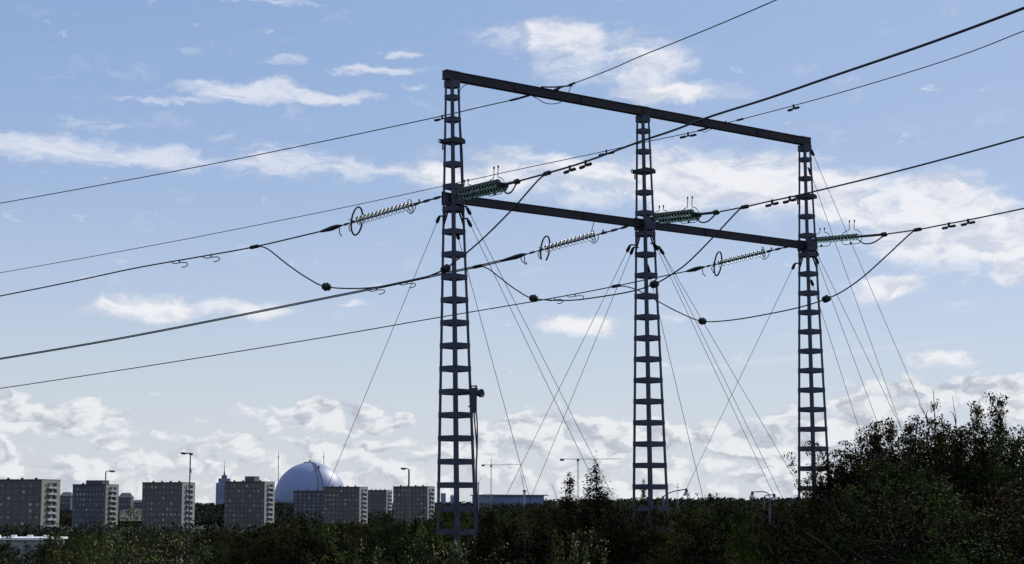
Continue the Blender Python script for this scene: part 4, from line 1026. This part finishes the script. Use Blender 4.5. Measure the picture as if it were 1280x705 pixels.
# ------------------------------------------------------------------ world: Nishita sky with procedural cumulus and cirrus, laid out by bearing and height
w = bpy.data.worlds.new('World'); sc.world = w; w.use_nodes = True
nt = w.node_tree; N = nt.nodes; L = nt.links
bg = N['Background']; bg.inputs[1].default_value = .10
sky = N.new('ShaderNodeTexSky'); sky.sky_type = 'NISHITA'; sky.sun_disc = False; sky.sun_elevation = SUN_EL; sky.sun_rotation = SUN_AZ
sky.air_density = 1.0; sky.dust_density = .6; sky.ozone_density = 2.0
def mth(op, a, b=None, c=None, clamp=False):
    n = N.new('ShaderNodeMath'); n.operation = op; n.use_clamp = clamp
    for i, v in enumerate((a, b, c)):
        if v is None: continue
        if isinstance(v, (int, float)): n.inputs[i].default_value = v
        else: L.new(v, n.inputs[i])
    return n.outputs[0]
tc = N.new('ShaderNodeTexCoord'); sep = N.new('ShaderNodeSeparateXYZ'); L.new(tc.outputs['Generated'], sep.inputs[0])
DEG = 180 / math.pi
az = mth('MULTIPLY', mth('ARCTAN2', sep.outputs[0], sep.outputs[1]), DEG)
el = mth('MULTIPLY', mth('ARCSINE', sep.outputs[2]), DEG)
uv = N.new('ShaderNodeCombineXYZ'); L.new(az, uv.inputs[0]); L.new(el, uv.inputs[1])
def noise(vec, scale, det, rough=.55, dist=0.0, sxyz=(1, 1, 1), off=(0, 0, 0), lac=2.0):
    mp = N.new('ShaderNodeVectorMath'); mp.operation = 'MULTIPLY_ADD'; L.new(vec, mp.inputs[0]); mp.inputs[1].default_value = sxyz; mp.inputs[2].default_value = off
    n = N.new('ShaderNodeTexNoise'); n.inputs['Scale'].default_value = scale; n.inputs['Detail'].default_value = det; n.inputs['Roughness'].default_value = rough; n.inputs['Distortion'].default_value = dist
    n.inputs['Lacunarity'].default_value = lac
    L.new(mp.outputs[0], n.inputs[0]); return n
wn = noise(uv.outputs[0], .55, 4, .6, 0, (1, 1.8, 1))
wv = N.new('ShaderNodeVectorMath'); wv.operation = 'MULTIPLY_ADD'; L.new(wn.outputs['Color'], wv.inputs[0]); wv.inputs[1].default_value = (2.2, 1.0, 0)
off = N.new('ShaderNodeVectorMath'); off.operation = 'ADD'; L.new(uv.outputs[0], off.inputs[0]); off.inputs[1].default_value = (-1.1, -.5, 0); L.new(off.outputs[0], wv.inputs[2])
WUV = wv.outputs[0]
def azel(px, py):
    d = ray(px, py).normalized(); return math.degrees(math.atan2(d.x, d.y)), math.degrees(math.asin(d.z))
def blobs(lst, vec):
    acc = None
    for (x, y, rx, ry, s) in lst:
        a_, e_ = azel(x, y); kx = 38.4 / rx; ky = 38.4 / ry
        n = N.new('ShaderNodeVectorMath'); n.operation = 'MULTIPLY_ADD'; L.new(vec, n.inputs[0]); n.inputs[1].default_value = (kx, ky, 0); n.inputs[2].default_value = (-a_ * kx, -e_ * ky, 0)
        l = N.new('ShaderNodeVectorMath'); l.operation = 'LENGTH'; L.new(n.outputs[0], l.inputs[0])
        m = N.new('ShaderNodeMapRange'); m.interpolation_type = 'SMOOTHSTEP'; L.new(l.outputs['Value'], m.inputs[0])
        m.inputs[1].default_value = .25; m.inputs[2].default_value = 1.35; m.inputs[3].default_value = s; m.inputs[4].default_value = 0
        acc = m.outputs[0] if acc is None else mth('MAXIMUM', acc, m.outputs[0])
    return acc
cumulus = [(775, 80, 115, 40, .68), (845, 116, 100, 18, .95), (690, 40, 100, 18, .72), (730, 55, 95, 28, .66),
           (560, 216, 80, 22, .95), (650, 215, 130, 34, .78), (760, 228, 140, 36, .78), (870, 228, 150, 42, 1.08), (960, 210, 110, 28, .95), (1010, 238, 130, 38, 1.0), (1060, 255, 90, 32, .9),
           (1165, 238, 90, 24, 1.0), (1190, 285, 125, 50, 1.2), (1250, 300, 75, 34, 1.05), (1268, 338, 42, 18, .95), (1120, 359, 54, 18, 1.15), (735, 408, 58, 17, 1.05), (860, 392, 50, 9, .4), (1183, 444, 58, 14, .95),
           (185, 388, 80, 19, .92), (310, 386, 85, 15, .66), (438, 382, 30, 7, .55)]
lowc = [(70, 520, 110, 26, .95), (15, 512, 55, 24, .95), (400, 517, 110, 20, .92), (455, 530, 75, 15, .85), (500, 516, 18, 7, .8), (305, 550, 36, 14, .9),
           (1180, 490, 130, 24, .85), (1090, 512, 76, 38, .95), (1260, 500, 66, 32, .95), (680, 540, 95, 34, .95), (780, 548, 95, 32, .9), (600, 560, 85, 24, .8), (930, 555, 115, 32, .9), (235, 572, 66, 18, .9), (120, 590, 120, 18, .8), (430, 562, 105, 20, .88), (1010, 540, 80, 34, .9)]
cirrus = [(320, 116, 110, 17, .85), (400, 124, 85, 8, .8), (250, 108, 50, 9, .6), (210, 127, 120, 5, .45), (60, 187, 130, 22, .80), (190, 197, 110, 18, .75), (360, 205, 90, 22, .75), (445, 212, 60, 16, .7), (350, 183, 50, 14, .35),
          (480, 90, 75, 7, .7), (502, 70, 28, 9, .5), (352, 77, 42, 8, .5), (512, 110, 30, 5, .5), (100, 150, 90, 12, .28), (130, 160, 40, 5, .4), (275, 176, 30, 8, .25), (330, 0, 90, 6, .5), (640, 36, 60, 6, .3)]
cA = blobs(cumulus, WUV); cL = blobs(lowc, WUV); cB = blobs(cirrus, WUV)
SX = (1, 2.1, 1)
dn = noise(WUV, .50, 9, .58, .25, SX)
# second sample shifted toward the sun (up and to the right): the difference gives lit edges and grey bellies
dn2 = noise(WUV, .50, 6, .55, .25, SX, (.40, .62, 0))
d1 = dn.outputs['Fac']; d2 = dn2.outputs['Fac']
# low band of cloud all around the horizon, and loose fields elsewhere outside the photograph
band = N.new('ShaderNodeMapRange'); band.interpolation_type = 'SMOOTHSTEP'; L.new(mth('MULTIPLY_ADD', mth('SUBTRACT', noise(uv.outputs[0], .16, 2, .5, 0, (1, .1, 1)).outputs['Fac'], .5), 1.6, el), band.inputs[0])
band.inputs[1].default_value = 1.3; band.inputs[2].default_value = 3.4; band.inputs[3].default_value = .54; band.inputs[4].default_value = 0
outer = N.new('ShaderNodeMapRange'); outer.interpolation_type = 'SMOOTHSTEP'; L.new(mth('ABSOLUTE', az), outer.inputs[0]); outer.inputs[1].default_value = 17; outer.inputs[2].default_value = 26; outer.inputs[4].default_value = .60
cov = mth('MAXIMUM', cA, mth('MULTIPLY', outer.outputs[0], noise(uv.outputs[0], .12, 3, .5, 0, (1, 1.6, 1)).outputs['Fac']))
def soft(v, a_, b_, lo=0., hi=1.):
    m = N.new('ShaderNodeMapRange'); m.interpolation_type = 'SMOOTHSTEP'; L.new(v, m.inputs[0]); m.inputs[1].default_value = a_; m.inputs[2].default_value = b_; m.inputs[3].default_value = lo; m.inputs[4].default_value = hi; return m.outputs[0]
dens = mth('ADD', cov, mth('MULTIPLY', mth('SUBTRACT', d1, .5), 1.7))
fine_n = noise(WUV, 1.6, 8, .65, .6, (.55, 2.2, 1))
densB = mth('ADD', cB, mth('MULTIPLY', mth('SUBTRACT', fine_n.outputs['Fac'], .5), 1.4))
aA = soft(dens, .10, 1.0); aB = soft(densB, .12, .95)
aB = mth('MULTIPLY', aB, .85)
# small heaped cumulus of the low bank: finer, crisper
SL = (1, 1.7, 1)
ln1 = noise(WUV, .95, 8, .52, .15, SL, (7, 3, 0)).outputs['Fac']; ln2 = noise(WUV, .95, 5, .5, .15, SL, (7.28, 3.42, 0)).outputs['Fac']
covL = mth('MAXIMUM', cL, band.outputs[0])
densL = mth('ADD', covL, mth('MULTIPLY', mth('SUBTRACT', ln1, .5), 2.3))
aL = soft(densL, .34, .70)
litL = soft(mth('ADD', mth('SUBTRACT', ln1, ln2), mth('MULTIPLY', mth('SUBTRACT', d1, .5), .25)), -.17, .11)
# thin contrail
c0 = azel(600, 487); c1 = azel(1250, 419); sl = (c1[1] - c0[1]) / (c1[0] - c0[0])
cd = mth('ABSOLUTE', mth('SUBTRACT', mth('MULTIPLY_ADD', mth('SUBTRACT', az, c0[0]), sl, c0[1]), el))
ct = mth('MULTIPLY', soft(cd, 0., .16, .30, 0.), mth('MULTIPLY', soft(az, c0[0], c0[0] + 8), soft(az, c1[0] - 2, c1[0], 1., 0.)))
ct = mth('MULTIPLY', ct, soft(fine_n.outputs['Fac'], .3, .6))
lit = soft(mth('ADD', mth('SUBTRACT', d1, d2), mth('MULTIPLY', mth('SUBTRACT', noise(WUV, 1.7, 6, .6, .3, SX).outputs['Fac'], .5), .22)), -.14, .09)
# the sky itself: physical sky, paled toward the horizon and toward the sun's side
hs = N.new('ShaderNodeHueSaturation'); hs.inputs['Saturation'].default_value = 1.0; hs.inputs['Value'].default_value = 1.0; L.new(sky.outputs[0], hs.inputs['Color'])
def mix(f, a_, b_, bt='MIX'):
    m = N.new('ShaderNodeMix'); m.data_type = 'RGBA'; m.blend_type = bt
    if isinstance(f, (int, float)): m.inputs[0].default_value = f
    else: L.new(f, m.inputs[0])
    for i, v in ((6, a_), (7, b_)):
        if isinstance(v, tuple): m.inputs[i].default_value = (*v, 1)
        else: L.new(v, m.inputs[i])
    return m.outputs[2]
ramp = N.new('ShaderNodeValToRGB'); L.new(soft(el, -1, 18), ramp.inputs[0])
def lin(r, g, b, k=10): return tuple(((c / 255 / 12.92) if c / 255 <= .04045 else ((c / 255 + .055) / 1.055) ** 2.4) * k for c in (r, g, b))
cr = ramp.color_ramp; cr.elements[0].position = 0; cr.elements[0].color = (*lin(208, 214, 222, 1), 1); cr.elements[1].position = 1; cr.elements[1].color = (*lin(142, 171, 215, 1), 1)
for p_, c_ in ((.12, (203, 212, 224)), (.35, (184, 200, 226)), (.65, (160, 184, 221))):
    e_ = cr.elements.new(p_); e_.color = (*lin(*c_, 1), 1)
body = N.new('ShaderNodeVectorMath'); body.operation = 'SCALE'; L.new(ramp.outputs[0], body.inputs[0]); body.inputs['Scale'].default_value = 10
bluesky = mix(.88, hs.outputs[0], body.outputs[0])
sidepale = mth('MULTIPLY', soft(az, -18, 30), .30)
bluesky = mix(sidepale, bluesky, lin(196, 212, 238))
low = soft(el, 0., 6., 1., 0.)
cw = mix(low, lin(243, 243, 247), lin(226, 228, 231)); cg = mix(low, lin(208, 214, 228), lin(180, 185, 192))
ccol = mix(lit, cg, cw)
s1_ = mix(aB, bluesky, lin(226, 230, 242)); s1_ = mix(ct, s1_, lin(225, 230, 238))
s2_ = mix(mth('MULTIPLY', aA, .93), s1_, ccol)
s2_ = mix(mth('MULTIPLY', aL, .92), s2_, mix(litL, lin(183, 190, 202), lin(236, 238, 241)))
below = soft(el, -3., -.5, 1., 0.)
fin = mix(below, s2_, (.25, .27, .22)); L.new(fin, bg.inputs[0])

sun = bpy.data.lights.new('sun', 'SUN'); sun.energy = 3.6; sun.angle = R(.53); sun.color = (1, .95, .87)
so = bpy.data.objects.new('sun', sun); col.objects.link(so); so.rotation_euler = (-SUN).to_track_quat('-Z', 'Y').to_euler(); so.location = (60, 60, 60)

cam = bpy.data.cameras.new('camera'); cam.sensor_width = 36; cam.lens = F / 1280 * 36; cam.clip_end = 60000; cam.clip_start = .1
co = bpy.data.objects.new('camera', cam); col.objects.link(co); co.location = CAM; co.rotation_euler = (math.pi / 2 + PITCH, 0, 0); sc.camera = co

sc.render.engine = 'CYCLES'
sc.view_settings.view_transform = 'Standard'; sc.view_settings.look = 'None'; sc.view_settings.exposure = 0; sc.view_settings.gamma = 1
sc.cycles.use_denoising = True; sc.cycles.max_bounces = 8; sc.cycles.transmission_bounces = 8; sc.cycles.transparent_max_bounces = 8
sc.cycles.caustics_reflective = False
sc.cycles.filter_width = 1.5
